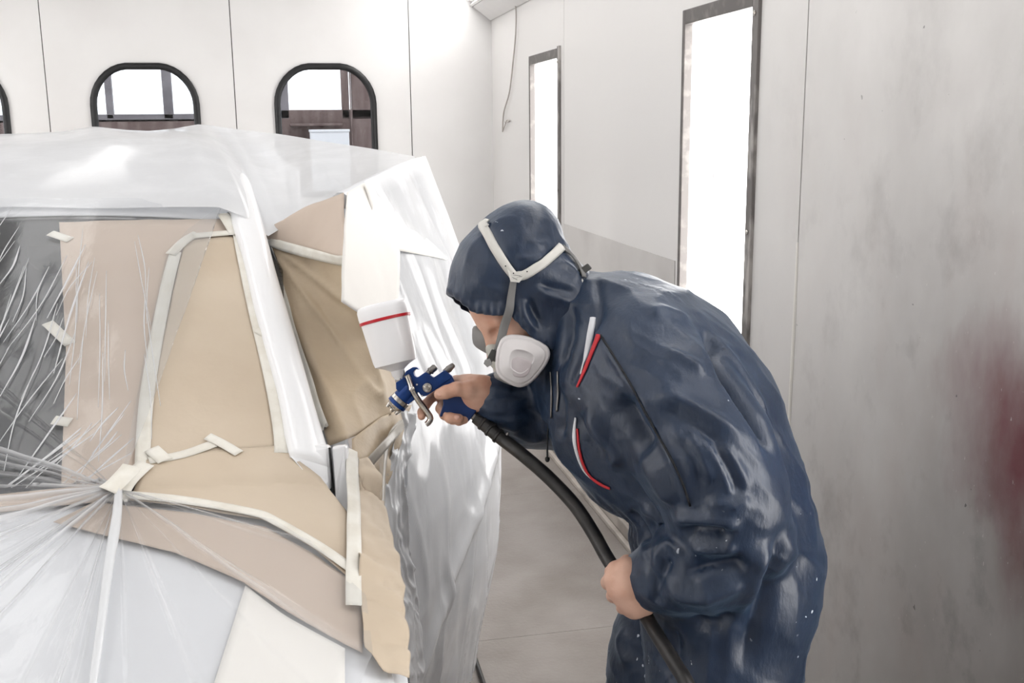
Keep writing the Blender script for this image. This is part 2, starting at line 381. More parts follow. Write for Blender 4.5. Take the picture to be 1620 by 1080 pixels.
def ribbon(name, pts, nrm, width, m, parent=None, thick=.0006):
    P = np.array(pts, float); Nn = np.array(nrm, float); T = np.gradient(P, axis=0); S = np.cross(T, Nn); S /= (np.linalg.norm(S, axis=1)[:, None] + 1e-9)
    w = np.interp(np.linspace(0, 1, len(P)), np.linspace(0, 1, len(np.atleast_1d(width))), np.atleast_1d(width))[:, None]/2
    V = []
    for k in (-1, -.4, .4, 1): V.append(P + S*w*k + Nn*(thick if abs(k) < 1 else 0))
    V = np.stack(V, 1).reshape(-1, 3)
    o = mesh(name, V, grid_faces(len(P), 4), m, parent)
    return solid(o, thick, 0)
def drape_ribbon(name, hit, px, width, off, m, parent=None, n=24, thick=.0006, smoothpath=True):
    q = catmull(px, n) if smoothpath else polyline(px, n)
    h = [hit(x, y, off) for x, y in q]
    P = np.array([a for a, _ in h]); Nn = np.array([b for _, b in h])
    for _ in range(2):
        P[1:-1] = .25*P[:-2] + .5*P[1:-1] + .25*P[2:]; Nn[1:-1] = .25*Nn[:-2] + .5*Nn[1:-1] + .25*Nn[2:]
    return ribbon(name, P, Nn, width, m, parent, thick)
def drape_sheet(name, hit, bot, top, left, right, nu, nv, off, m, parent=None, wr=0.0, wscale=9, seed=1, thick=.0006, disp=None):
    S = coons(bot, top, left, right, nu, nv); V = np.zeros((nu, nv, 3))
    for i in range(nu):
        for j in range(nv):
            p, n = hit(S[i, j, 0], S[i, j, 1], off); V[i, j] = p
            if disp is not None: V[i, j] += n*disp(S[i, j, 0], S[i, j, 1])
    if wr:
        w = noise3(V, wscale, seed)*.6 + noise3(V, wscale*2.3, seed+3)*.4
        Nn = np.cross(np.gradient(V, axis=0), np.gradient(V, axis=1)); Nn /= (np.linalg.norm(Nn, axis=2)[..., None]+1e-9)
        if (Nn.reshape(-1, 3).mean(0)).dot(FW) > 0: Nn = -Nn
        V += Nn*(np.abs(w)*wr)[..., None]
    o = mesh(name, V.reshape(-1, 3), grid_faces(nu, nv), m, parent)
    return solid(o, thick, 0)

# ------------------------------------------------------------------ implicit surfaces (for the figure)
def surface_nets(Vv, o, h):
    s = Vv < 0; nx, ny, nz = Vv.shape
    c = np.zeros((nx-1, ny-1, nz-1), np.int8)
    for dx in (0, 1):
        for dy in (0, 1):
            for dz in (0, 1): c += s[dx:nx-1+dx, dy:ny-1+dy, dz:nz-1+dz]
    act = (c > 0) & (c < 8); I = np.argwhere(act); idx = -np.ones(act.shape, np.int64); idx[act] = np.arange(len(I))
    acc = np.zeros((len(I), 3)); cnt = np.zeros(len(I)); corners = [(a, b, d) for a in (0, 1) for b in (0, 1) for d in (0, 1)]
    vals = {q: Vv[I[:, 0]+q[0], I[:, 1]+q[1], I[:, 2]+q[2]] for q in corners}
    for q in corners:
        for ax in range(3):
            if q[ax]: continue
            p = list(q); p[ax] = 1; p = tuple(p); a, b = vals[q], vals[p]; x = (a < 0) != (b < 0)
            t = np.where(x, a/np.where(a == b, 1, a-b), 0); pt = np.array(q, float)[None].repeat(len(I), 0); pt[:, ax] = t
            acc += pt*x[:, None]; cnt += x
    V = (I + acc/cnt[:, None])*h + np.array(o)
    Fs = []
    for ax in range(3):
        sl0 = [slice(None)]*3; sl1 = [slice(None)]*3; sl0[ax] = slice(0, -1); sl1[ax] = slice(1, None)
        a, b = s[tuple(sl0)], s[tuple(sl1)]; E_ = np.argwhere(a != b); flip = a[tuple(E_.T)]
        u, w = [(1, 2), (2, 0), (0, 1)][ax]
        ok = (E_[:, u] > 0) & (E_[:, w] > 0) & (E_[:, u] < Vv.shape[u]-1) & (E_[:, w] < Vv.shape[w]-1); E_ = E_[ok]; flip = flip[ok]
        def at_(du, dw):
            q = E_.copy(); q[:, u] += du; q[:, w] += dw; return idx[tuple(q.T)]
        quad = np.stack([at_(-1, -1), at_(0, -1), at_(0, 0), at_(-1, 0)], 1)
        quad[~flip] = quad[~flip][:, ::-1]; Fs.append(quad)
    return V, np.vstack(Fs)
def relax(V, Fc, it=2, k=.5):
    n = len(V); a = np.concatenate([Fc[:, i] for i in range(4)]); b = np.concatenate([Fc[:, (i+1) % 4] for i in range(4)])
    deg = np.bincount(a, minlength=n) + np.bincount(b, minlength=n)
    for _ in range(it):
        S = np.stack([np.bincount(a, V[b, c], n) + np.bincount(b, V[a, c], n) for c in range(3)], 1)
        V = V + k*(S/np.maximum(deg, 1)[:, None] - V)
    return V
def vnormals(V, Fc):
    fn = np.cross(V[Fc[:, 2]]-V[Fc[:, 0]], V[Fc[:, 3]]-V[Fc[:, 1]]); N = np.zeros_like(V)
    for i in range(4):
        for c in range(3): N[:, c] += np.bincount(Fc[:, i], fn[:, c], len(V))
    return N/(np.linalg.norm(N, axis=1)[:, None]+1e-12)
class Field:
    def __init__(s, lo, hi, h):
        s.lo = np.array(lo, float); s.h = h; n = np.ceil((np.array(hi)-s.lo)/h).astype(int)+1; s.n = n
        s.P = np.stack(np.meshgrid(*[s.lo[k]+h*np.arange(n[k]) for k in range(3)], indexing='ij'), -1).astype(np.float32)
        s.v = np.full(n, 9.0, np.float32)
    def _cone(s, P, a, b, ra, rb):
        a = np.array(a, np.float32); b = np.array(b, np.float32); ba = b-a; q = P-a
        t = np.clip((q@ba)/max(float(ba@ba), 1e-9), 0, 1)
        return np.linalg.norm(q - t[..., None]*ba, axis=-1) - (ra+(rb-ra)*t)
    def region(s, a, b, r, pad):
        lo = np.minimum(a, b)-r-pad; hi = np.maximum(a, b)+r+pad
        i0 = np.clip(np.floor((lo-s.lo)/s.h).astype(int), 0, s.n); i1 = np.clip(np.ceil((hi-s.lo)/s.h).astype(int)+1, 0, s.n)
        return tuple(slice(i0[k], i1[k]) for k in range(3))
    def add(s, a, b, ra, rb, k=.03, pad=.12):
        sl = s.region(np.array(a), np.array(b), max(ra, rb), pad)
        if s.v[sl].size == 0: return
        d = s._cone(s.P[sl], a, b, ra, rb); s.v[sl] = s.smin(s.v[sl], d, k)
    def chain(s, pts, k=.03, pad=.12):
        for (a, ra), (b, rb) in zip(pts[:-1], pts[1:]): s.add(a, b, ra, rb, k, pad)
    def cut(s, a, b, ra, rb, k=.01, pad=.05):
        sl = s.region(np.array(a), np.array(b), max(ra, rb), pad)
        d = -s._cone(s.P[sl], a, b, ra, rb); s.v[sl] = -s.smin(-s.v[sl], -d, k)
    def ell(s, c, ax, rad, k=.02, cutting=False):
        A = np.array(ax, np.float32); rad = np.array(rad, np.float32); q = (s.P - np.array(c, np.float32))@A.T
        k0 = np.linalg.norm(q/rad, axis=-1); k1 = np.linalg.norm(q/rad**2, axis=-1)+1e-9; d = k0*(k0-1)/k1
        s.v = -s.smin(-s.v, d, k) if cutting else s.smin(s.v, d, k)
    @staticmethod
    def smin(a, b, k):
        h = np.clip(.5+.5*(b-a)/k, 0, 1); return b*(1-h)+a*h - k*h*(1-h)
    def mesh(s, it=2): 
        V, Fc = surface_nets(s.v, s.lo, s.h); return relax(V, Fc, it), Fc

# ================================================================== THE BOOTH
XR, YB, XL, YF, ZC = 1.42, 7.25, -3.6, -3.2, 2.95
floor = tag(box('floor', XL-.1, XR+.12, YF-.1, YB+.1, -.12, -.012, MT['gap']), 'dusty grey booth floor', None, None, 'structure')
ys = [YF, -1.9, -.6, .7, 2.0, 3.3, 4.72, 5.95, YB]; xs = [XL, -2.2, -1.0, .2, XR]
fp = {}
for i in range(len(xs)-1):
    for j in range(len(ys)-1):
        box('floor_panel', xs[i]+.001, xs[i+1]-.001, ys[j]+.001, ys[j+1]-.001, -.011, 0, MT['floor'], floor)
# right wall: enamelled panels with light-box openings
wall_r = tag(empty('wall_right'), 'white enamelled booth wall stained with grey and red overspray', None, None, 'structure')
LB = [(3.06, 3.64), (5.42, 6.07), (.62, 1.22)]; LZ0, LZ1 = .62, 2.13
def wall_panel(y0, y1, hole):
    pts = [(XR, y0, .06), (XR, y1, .06), (XR, y1, ZC), (XR, y0, ZC)]
    h = [(XR, hole[0], LZ0), (XR, hole[1], LZ0), (XR, hole[1], LZ1), (XR, hole[0], LZ1)] if hole else None
    return extrude_outline('wall_panel', pts, (.05, 0, 0), MT['wall'], wall_r, hole=h)
wall_panel(YF, -.1, None); wall_panel(-.094, 2.734, LB[2]); wall_panel(2.740, 5.33, LB[0]); wall_panel(5.336, YB, LB[1])
box('skirting_panel', XR-.003, XR-.0005, 3.70, 5.33, .09, 1.25, MT['wall_low'], wall_r)
box('joint_strip', XR+.004, XR+.02, 2.70, 2.78, .06, ZC, MT['gap'], wall_r)
box('joint_strip', XR+.012, XR+.02, 5.30, 5.36, .06, ZC, MT['wall'], wall_r)
cp = [(XR-.001, 2.737+.002*math.sin(9*z), z) for z in np.linspace(.1, 1.42, 40)]
tube('caulk_bead', cp, [.004, .007, .005, .0065, .004], MT['caulk'], wall_r, 8)
box('outer_skin', XR+.22, XR+.26, YF, YB+.05, 0, ZC, MT['wall_clean'], wall_r)
kb = tag(box('baseboard_right', XR-.075, XR+.0, YF, YB, 0, .075, MT['kerb'], None, .006), 'low painted kerb along the foot of the right wall', None, None, 'structure')
box('kerb_lip', XR-.10, XR-.078, YF, YB, .0, .022, MT['kerb'], kb, .003)

def light_box(y0, y1, label):
    t = tag(empty('wall_light', (XR, (y0+y1)/2, LZ0)), label, 'wall light', 'tall light boxes let into the right wall')
    w = .035
    # worn steel frame standing slightly proud, with deep reveal
    for (a, b, c, d, mm, nm) in ((y0-.03, y0+.012, LZ0-.03, LZ1+.03, 'steel', 'frame_side'), (y1-.012, y1+.012, LZ0-.03, LZ1+.02, 'steel_dark', 'frame_side'),
                                 (y0+.012, y1-.012, LZ1-.03, LZ1+.02, 'steel_dark', 'frame_head'), (y0+.012, y1-.012, LZ0-.03, LZ0+.03, 'steel', 'frame_sill')):
        box(nm, XR-.012, XR+.02, a, b, c, d, MT[mm], t, .003)
    box('reveal', XR+.021, XR+.05, y0+.001, y0+.03, LZ0+.01, LZ1-.01, MT['steel_dark'], t)
    yc = y0 + (y1-y0)*.64
    box('pane', XR+.03, XR+.034, y0+.031, yc-.004, LZ0+.01, LZ1-.01, MT['lamp'], t)
    box('pane', XR+.03, XR+.034, yc+.004, y1-.003, LZ0+.01, LZ1-.01, MT['lamp'], t)
    box('pane_joint', XR+.029, XR+.036, yc-.004, yc+.004, LZ0+.01, LZ1-.01, MT['cup'], t)
    for z in (LZ1-.05, 1.42, .95): lathe('screw', (XR-.012, y0-.009, z), (-1, 0, 0), [(0, .008), (.003, .008), (.005, .005)], MT['chrome'], t, 10)
    return t
light_box(*LB[0], 'wide bright light box with worn steel frame behind the bent painter')
light_box(*LB[1], 'narrow bright light box far along the wall above the blue hood')

light_box(*LB[2], 'wall light box just past the right edge beside the stained panel')  # unseen box, added to throw light from the front right
for k, (a_, b_) in enumerate(LB):  # unseen boxes added on the opposite wall for side and frontal light
    t = tag(empty('side_light', (XL, (a_+b_)/2, LZ0)), ['tall light box on the opposite wall level with the painter', 'tall light box on the opposite wall nearest the far corner', 'tall light box on the opposite wall level with the bumper', 'tall light box on the opposite wall behind the camera'][k], 'wall light', 'light boxes on the opposite wall')
    box('frame', XL+.001, XL+.012, a_-.03, b_+.03, LZ0-.03, LZ1+.03, MT['steel_dark'], t, .002); box('pane', XL+.0125, XL+.016, a_, b_, LZ0, LZ1, MT['lamp'], t)

# back wall: folding-door panels with rubber-framed windows
wall_b = tag(empty('wall_back'), 'white booth door panels with round-cornered windows', None, None, 'structure')
def rounded(cx, w, z0, z1, r, y, n=9, arch=.03):
    P = []
    for (sx, zc, a0) in ((1, z0+r, -90), (1, z1-r, 0), (-1, z1-r, 90), (-1, z0+r, 180)):
        for k in range(n):
            a = math.radians(a0 + 90*k/(n-1)); x = cx + sx*(w/2-r) + r*math.cos(a); z = zc + r*math.sin(a)
            if z > (z0+z1)/2: z += arch*(1-((x-cx)/(w/2))**2)
            P.append((x, y, z))
    return P
joints = [XL, -2.58, -1.452, -.30, .856, XR]
wins = [(-2.02, 1), (-.862, 2), (.286, 3)]
for i in range(5):
    x0, x1 = joints[i]+.003, joints[i+1]-(.003 if i < 4 else -.05)
    hole = None
    for cx, n in wins:
        if x0 < cx < x1: hole = rounded(cx, .67, 1.3, 2.15, .23, YB)
    extrude_outline('wall_panel', [(x0, YB, 0), (x1, YB, 0), (x1, YB, ZC), (x0, YB, ZC)], (0, .05, 0), MT['wall_clean'], wall_b, hole=hole)
    if i: box('joint_strip', joints[i]-.02, joints[i]+.02, YB+.012, YB+.02, 0, ZC, MT['gap'], wall_b)
for cx, n in wins:
    wn = tag(empty('window_%d' % n, (cx, YB, 1.3)), ['window at the left edge with round corners and black gasket', 'round-cornered window with black gasket above the middle of the roof', 'round-cornered window with black gasket nearest the corner'][n-1], None, None, 'structure')
    ring = np.array(rounded(cx, .665, 1.303, 2.147, .23, YB-.004)); ring = np.vstack([ring, ring[:2]])
    # gasket: flattened tube around the opening
    P = ring[:-2]; c = P.mean(0); V = []; Fc = []; nP = len(P); sec = [(-.004, -.012), (.03, -.016), (.038, -.002), (.03, .05), (-.006, .05)]
    T = np.roll(P, -1, 0)-np.roll(P, 1, 0); T /= np.linalg.norm(T, axis=1)[:, None]; Nn = np.cross(T, (0, 1, 0))
    Nn = np.where(((c-P)*Nn).sum(1)[:, None] > 0, Nn, -Nn)
    for i in range(nP):
        for (a, b) in sec: V.append(P[i] + Nn[i]*a + np.array([0, b, 0]))
    k = len(sec)
    for i in range(nP):
        for j in range(k): Fc.append((i*k+j, i*k+(j+1) % k, ((i+1) % nP)*k+(j+1) % k, ((i+1) % nP)*k+j))
    mesh('gasket', V, Fc, MT['rubber'], wn)
    extrude_outline('pane', rounded(cx, .63, 1.32, 2.13, .21, YB+.02), (0, .005, 0), MT['glass'], wn)
# unseen sides of the booth
tag(box('wall_left', XL-.06, XL, YF, YB, 0, ZC, MT['wall_clean']), 'white booth wall opposite', None, None, 'structure')
tag(box('wall_front', XL, XR+.05, YF-.06, YF, 0, ZC, MT['wall_clean']), 'white booth wall behind the camera', None, None, 'structure')
ceil = tag(box('ceiling', XL-.1, XR+.3, YF-.1, YB+.1, ZC, ZC+.06, MT['ceiling']), 'white booth ceiling', None, None, 'structure')

# slanted light troughs where walls meet ceiling
def trough(sgn, xw, label):
    t = tag(empty('slanted_light_trough', (xw, 2.0, 2.47)), label, 'light trough')
    e = np.array([-sgn*.62, 0, .47]); L = np.linalg.norm(e); e /= L; n = np.array([-sgn*e[2]*1.0, 0, -abs(e[0])]); n /= np.linalg.norm(n)
    def strip(nm, a, b, h0, h1, m, y0=YF+.002, y1=YB-.002):
        p = np.array([xw, y0, 2.47])
        pts = [p+e*a+n*h0, p+e*b+n*h0, p+e*b+n*h1, p+e*a+n*h1]
        return extrude_outline(nm, pts, (0, y1-y0, 0), MT[m], t)
    strip('housing', 0.0, L, -.03, -.004, 'wall_clean')
    strip('lower_lip', 0.0, .15, 0, .012, 'wall_clean'); strip('lip_bead', .155, .172, 0, .018, 'wall_clean'); strip('upper_lip', L-.08, L-.012, 0, .012, 'wall_clean')
    k = 0
    for y0 in np.arange(YF+.6, YB-1.3, 1.42):
        strip('lamp_panel', .20, L-.10, 0, .004, 'lamp_top', y0, y0+1.3); k += 1
    strip('lamp_panel', .20, L-.10, 0, .004, 'lamp_top', YB-.55, YB-.05)
    return t
trough(1, XR, 'white slanted light trough where the right wall meets the ceiling')
trough(-1, XL, 'white slanted light trough above the opposite wall')
for k, x in enumerate((-2.2, -.9)):
    for j, y in enumerate((.9, 3.2, 5.3)):
        t = tag(empty('ceiling_light', (x, y, ZC)), 'ceiling light %s, %s' % (('over the opposite aisle', 'over the middle of the car')[k], ('nearest the bonnet', 'above the roof', 'nearest the back wall')[j]), 'ceiling light', 'ceiling lights in the booth roof')
        box('frame', x-.2, x+.2, y-.8, y+.8, ZC-.03, ZC-.001, MT['wall_clean'], t, .004)
        box('diffuser', x-.17, x+.17, y-.77, y+.77, ZC-.036, ZC-.0305, MT['lamp_top'], t)

# hanging wire near the far corner
def wp(x, y, X=XR-.012):
    d = ray(x, y); return CAM + d*((X-CAM[0])/d[0])
hw = tag(empty('hanging_wire', tuple(wp(815, 8))), 'thin pale wire hanging from the trough near the far corner', 'wire')
tube('wire', catmull([wp(811, 2), wp(816, 12), wp(816, 50), wp(812, 95), wp(806, 145), wp(797, 178), wp(795, 208)], 40), .0045, MT['wire'], hw, 8)
tube('wire_loop', catmull([wp(795, 208), wp(799, 198), wp(802, 190), wp(806, 192), wp(799, 193)], 16), .004, MT['wire'], hw, 8)

# hall beyond the booth: timber partition with tall panes, white sky behind it
def yp(x, y, Y):
    d = ray(x, y); return CAM + d*((Y-CAM[1])/d[1])
YH = 9.0
tag(box('floor_hall', -9, 7, YB+.12, 20, -.15, -.02, MT['floor']), 'floor of the hall behind the booth', None, None, 'structure')
hp = tag(empty('timber_partition', tuple(yp(250, 195, YH)*np.array([1, 1, 0]))), 'brown timber window partition seen through the round-cornered windows', 'partition')
def hpost(nm, xa, xb, ya, yb, m, dy=.06):
    a = yp(xa, ya, YH); b = yp(xb, yb, YH); a[0] = yp(xa, 150, YH)[0]; b[0] = yp(xb, 150, YH)[0]; box(nm, a[0], b[0], YH, YH+dy, min(a[2], b[2]), max(a[2], b[2]), MT[m], hp, .004)
zt = 60
for xa, xb, m in ((-90, -70, 'grey_post'), (8, 24, 'grey_post'), (166, 177, 'grey_post'), (257, 272, 'grey_post'), (350, 362, 'grey_post'), (440, 456, 'grey_post'), (540, 552, 'wood'), (556, 606, 'wood')): hpost('post', xa, xb, zt, 188, m)
hpost('post', -40, -8, zt, 240, 'steel_dark', .05)
hpost('rail', -120, 440, 183, 191, 'grey_post', .09); hpost('rail', 440, 606, 174, 186, 'wood', .09); hpost('head_rail', -120, 606, 50, 62, 'wood', .09)
hpost('dado', -120, 440, 191.2, 330, 'wood', .05); hpost('dado', 440, 606, 186.2, 330, 'wood', .05)
for xa, xb in ((553, 555), (594, 596)): hpost('red_pipe', xa, xb, zt, 240, 'wood', .0-.02)
for k in range(3): hpost('shelf_board', 456, 538, 196+k*30, 199+k*30, 'wood', -.15)
wb = tag(empty('white_cabinet', tuple(yp(521, 215, 8.4)*np.array([1, 1, 0]))), 'white box standing behind the window nearest the corner', 'cabinet')
a, b = yp(491, 205, 8.4), yp(552, 205, 8.4)
box('body', a[0], b[0], 8.4, 8.7, 0, a[2]-.02, MT['white_box'], wb, .006); box('lid', a[0]-.006, b[0]+.006, 8.394, 8.706, a[2]-.02, a[2], MT['white_box'], wb, .004)

# ================================================================== THE CAR (nose towards the camera, its left front door ajar)
XC = -.62                                           # centre line of the car
def base_y(x): return 1.93 - .05*np.clip(1-((x-XC)/.62)**2, -1, 1)
def car_z(x, y):
    x = np.asarray(x, float); y = np.asarray(y, float)
    by = base_y(x); t = by - y
    hood = 1.105 - .16*np.clip(t, 0, 9) - .10*np.clip(t, 0, 9)**2 - .03*((x-XC)/.6)**2
    ws = 1.105 - .0*t + .465*(y-by) - .02*((x-XC)/.6)**2
    yt = 2.86; rf = 1.105 + .465*(yt-by) - .02*((x-XC)/.6)**2; q = np.clip((y-yt)/1.25, 0, 1)
    roof = rf + .165*(1-(1-q)**2.2)
    z = np.where(t > 0, hood, np.where(y < yt, ws, roof))
    z = z + .012*np.exp(-(t/.07)**2)                # soft crease at the cowl
    edge = np.interp(y, [0, 1.6, 2.1, 2.86, 3.2, 6], [.135, .125, .06, -.13, -.10, -.08])
    o = np.clip(np.abs(x-XC) - (edge-XC) + .05, 0, 1)
    return z - 3.2*o**2
def car_patch(x0, x1, y0, y1, nx, ny):
    X, Y = np.meshgrid(np.linspace(x0, x1, nx), np.linspace(y0, y1, ny), indexing='ij')
    return np.stack([X, Y, car_z(X, Y)], -1).reshape(-1, 3), grid_faces(nx, ny)
XW = 2*XC - .14
hullV, hullF = car_patch(XW, .2, .75, 4.6, 120, 300)
car_hit = hitter(hullV, hullF)

car = tag(empty('car', (XC, 3.0, 0)), 'white car nose-on, masked with brown paper and wrapped in clear plastic, door ajar', 'car')
# bonnet, cowl, windscreen, roof cut from one continuous skin
V, Fc = car_patch(XW, .14, .78, 1.86, 60, 60); bonnet = solid(mesh('bonnet', V, Fc, MT['car_white'], car), .004, -1)
V, Fc = car_patch(XW+.06, .06, 1.864, 1.945, 60, 6); solid(mesh('cowl', V, Fc, MT['cabin'], car), .004, -1)
V, Fc = car_patch(XC-.60, -.02, 1.95, 2.82, 50, 40); solid(mesh('windscreen', V, Fc, MT['windscreen'], car), .003, -1)
V, Fc = car_patch(XC-.56, -.1, 2.70, 2.86, 40, 6); V[:, 2] -= .006; solid(mesh('frit_band', V, Fc, MT['cabin'], car), .002, -1)
V, Fc = car_patch(2*XC+.03, .0, 2.825, 4.7, 60, 60); solid(mesh('roof', V, Fc, MT['car_white'], car), .004, -1)
# cabin
box('dashboard', XC-.62, -.02, 2.0, 2.35, .7, 1.02, MT['cabin'], car, .04)
box('cabin_floor', XC-.62, -.04, 2.35, 4.6, .28, .34, MT['cabin'], car)
box('cabin_bulkhead', XC-.6, -.1, 4.35, 4.42, .3, 1.55, MT['cabin'], car)
for k, (sx) in enumerate((-.95, -.32)):
    seat = box('seat', sx-.22, sx+.22, 2.75, 3.25, .34, .62, MT['cabin'], car, .05); box('seat_back', sx-.22, sx+.22, 3.2, 3.36, .6, 1.28, MT['cabin'], seat, .06); box('headrest', sx-.13, sx+.13, 3.24, 3.34, 1.3, 1.48, MT['cabin'], seat, .04)
# rear view mirror behind the glass
mp_ = at(78, 398, 2.62); bm = bmesh.new(); bmesh.ops.create_uvsphere(bm, u_segments=24, v_segments=12, radius=1.0)
bmesh.ops.scale(bm, vec=(.055, .03, .055), verts=bm.verts[:]); bmesh.ops.translate(bm, vec=Vector(tuple(mp_)), verts=bm.verts[:])
rm = from_bm('mirror', bm, MT['cabin'], car, True)
tube('mirror_stalk', [mp_+np.array([0, .0, .03]), mp_+np.array([0, .03, .06])], .01, MT['cabin'], rm, 10)
# A pillar: full rounded section, fresh primer
def pillar(mir, m):
    Lx = [(338, 268, 3.25), (347, 290, 3.03), (366, 345, 2.70), (386, 410, 2.55), (402, 480, 2.405), (421, 550, 2.28), (440, 620, 2.165), (452, 690, 2.06), (458, 722, 2.015)]
    Rx = [(380, 262, 3.25), (398, 292, 3.03), (420, 365, 2.70), (440, 440, 2.54), (461, 510, 2.40), (481, 580, 2.28), (501, 650, 2.16), (521, 718, 2.06), (524, 745, 2.015)]
    A = catmull([at(*q) for q in Lx], 40); B = catmull([at(*q) for q in Rx], 40); V = []
    T = np.gradient((A+B)/2, axis=0); T /= np.linalg.norm(T, axis=1)[:, None]; W = B-A; wl = np.linalg.norm(W, axis=1)[:, None]; Nn = np.cross(T, W/wl); Nn *= -np.sign((Nn@FW))[:, None]
    nk = 18; wl = wl*np.interp(np.linspace(0, 1, 40), [0, .15, 1], [.5, 1, 1])[:, None]
    for i in range(40):
        for k in range(nk):
            a = math.pi*2*k/nk; V.append((A[i]+B[i])/2 + W[i]*.5*math.cos(a) + Nn[i]*wl[i]*(.30 if math.sin(a) > 0 else .5)*math.sin(a) - Nn[i]*.006)
    V = np.array(V)
    if mir: V[:, 0] = 2*XC - V[:, 0]
    Fc = [(i*nk+k, i*nk+(k+1) % nk, (i+1)*nk+(k+1) % nk, (i+1)*nk+k) for i in range(39) for k in range(nk)] + [tuple(range(nk)), tuple(39*nk+k for k in range(nk))]
    return mesh('windscreen_pillar', V, Fc, m, car)
pil = pillar(False, MT['car_primer']); pillar(True, MT['car_white'])
tube('rubber_seal', catmull([at(*q) for q in ((361, 338, 2.728), (382, 400, 2.60), (400, 470, 2.472), (419, 545, 2.335), (438, 620, 2.20), (451, 690, 2.085), (455, 712, 2.05))], 40), .004, MT['rubber'], car, 8)
# wing panel at the foot of the pillar, black gap line
def slab(name, px, m, parent, off, thick=.004, bw=0.0, hit=None, vec=None):
    pts = [np.array(p) for p in px]
    o = extrude_outline(name, pts, vec if vec is not None else FW*thick, m, parent, bw)
    return o
slab('wing_corner', [at(452, 700, 2.05), at(520, 705, 2.03), at(524, 760, 2.00), at(529, 803, 1.985), at(505, 776, 1.97), at(478, 742, 1.985), at(458, 722, 2.01)], MT['car_primer'], car, 0, .03, .006)
slab('shut_line', [at(519.5, 708, 2.022), at(523, 708, 2.022), at(528, 760, 1.992), at(531, 803, 1.975), at(527.5, 803, 1.975), at(524, 760, 1.992)], MT['black'], car, 0, .006)
slab('door_edge', [at(524, 706, 2.035), at(548, 704, 2.05), at(556, 800, 2.02), at(560, 905, 1.93), at(545, 905, 1.90), at(532, 806, 1.98), at(529, 760, 2.0)], MT['car_primer'], car, 0, .03, .006)
# sides below the skin, nose and wheels
def side(xo, sgn):
    prof = [(.80, .86), (.80, .40), (.95, .30), (1.0, .30), (1.06, .48), (1.2, .62), (1.36, .66), (1.52, .62), (1.66, .48), (1.72, .28), (2.1, .26), (2.1, .98), (1.5, .96)]
    extrude_outline('wing', [(xo, y, z) for y, z in prof], (sgn*-.05, 0, 0), MT['car_white'], car, .01)
    prof = [(2.12, .98), (2.12, .26), (3.9, .26), (3.96, .48), (4.1, .62), (4.26, .66), (4.42, .62), (4.56, .48), (4.62, .28), (4.85, .35), (4.9, .95), (4.7, 1.0)]
    extrude_outline('side_panel', [(xo - sgn*.0, y, z) for y, z in prof], (sgn*-.05, 0, 0), MT['car_white'], car, .01) if sgn < 0 else extrude_outline('side_panel', [(xo, y, z) for y, z in prof if y > 3.1 or True], (-.05, 0, 0), MT['car_white'], car, .01)
side(.12, 1); side(2*XC-.12, -1)
extrude_outline('bumper', [(2*XC-.1, .80, .3), (.10, .80, .3), (.10, .76, .45), (-.1, .70, .5), (2*XC+.1, .70, .5), (2*XC-.1, .76, .45)], (0, 0, .42), MT['car_white'], car, .03)
box('tailgate', 2*XC-.06, .06, 4.72, 4.82, .4, 1.6, MT['car_white'], car, .04)
for (x, s) in ((.10, 1), (2*XC-.10, -1)):
    for y in (1.36, 4.26):
        w = lathe('wheel', (x-s*.19, y, .315), (s, 0, 0), [(0, .2), (0, .30), (.02, .313), (.16, .313), (.18, .30), (.18, .21)], MT['tyre'], car, 40)
        lathe('rim', (x-s*.03, y, .315), (s, 0, 0), [(-.05, .205), (.012, .205), (.014, .19), (-.01, .17), (-.006, .05), (.012, .04)], MT['rim'], w, 32)

# the door: outer skin turned out about its front hinge
DA = math.radians(27); HINGE = np.array([.10, 2.10, 0]); DD = np.array([math.sin(DA), math.cos(DA), 0]); DN = np.array([math.cos(DA), -math.sin(DA), 0])
BZ = [-.06, .13, .31, .47, .6, .78, 1.07, 1.22, 1.38, 1.49, 1.66, 1.72]; BB = [-.12, -.087, -.048, -.018, -.005, .001, -.025, -.073, -.117, -.158, -.224, -.245]
def door_pt(s, z, off=0.0):
    return HINGE + DD*s + DN*(np.interp(z, BZ, BB)+off) + np.array([0, 0, z])
def door_top(s): return np.interp(s, [0, .05, .25, .5, .75, 1.0, 1.1], [1.06, 1.12, 1.36, 1.595, 1.625, 1.65, 1.655])
def door_grid(s0, s1, z0, z1, ns, nz, off):
    return np.array([door_pt(s, z, off) for s in np.linspace(s0, s1, ns) for z in np.linspace(z0, z1, nz)]), grid_faces(ns, nz)
V, Fc = door_grid(.02, 1.08, .28, 1.02, 30, 24, -.012); door = solid(mesh('door', V, Fc, MT['car_white'], car), .06, -1)
fo = [(0.03, 1.02), (.05, 1.10), (.25, 1.34), (.5, 1.575), (.75, 1.605), (1.0, 1.63), (1.075, 1.635), (1.075, 1.02)]
fi = [(.12, 1.03), (.28, 1.30), (.52, 1.525), (.75, 1.555), (1.0, 1.575), (1.0, 1.03)]
frp = [door_pt(s, z, -.03) for s, z in polyline(fo[3:], 60)]
tube('window_frame', frp, .022, MT['car_white'], door, 10)
V, Fc = door_grid(.1, 1.04, 1.02, 1.56, 16, 10, -.02)
V = np.array([door_pt(s, 1.02+(min(door_top(s)-.04, 1.62)-1.02)*t, -.06) for s in np.linspace(.5, 1.04, 24) for t in np.linspace(0, 1, 10)])
mesh('door_glass', V, grid_faces(24, 10), MT['windscreen'], door)
lathe('door_latch', door_pt(1.085, .50, -.03), DD, [(0, .022), (.012, .022), (.016, .012)], MT['black'], door, 14)
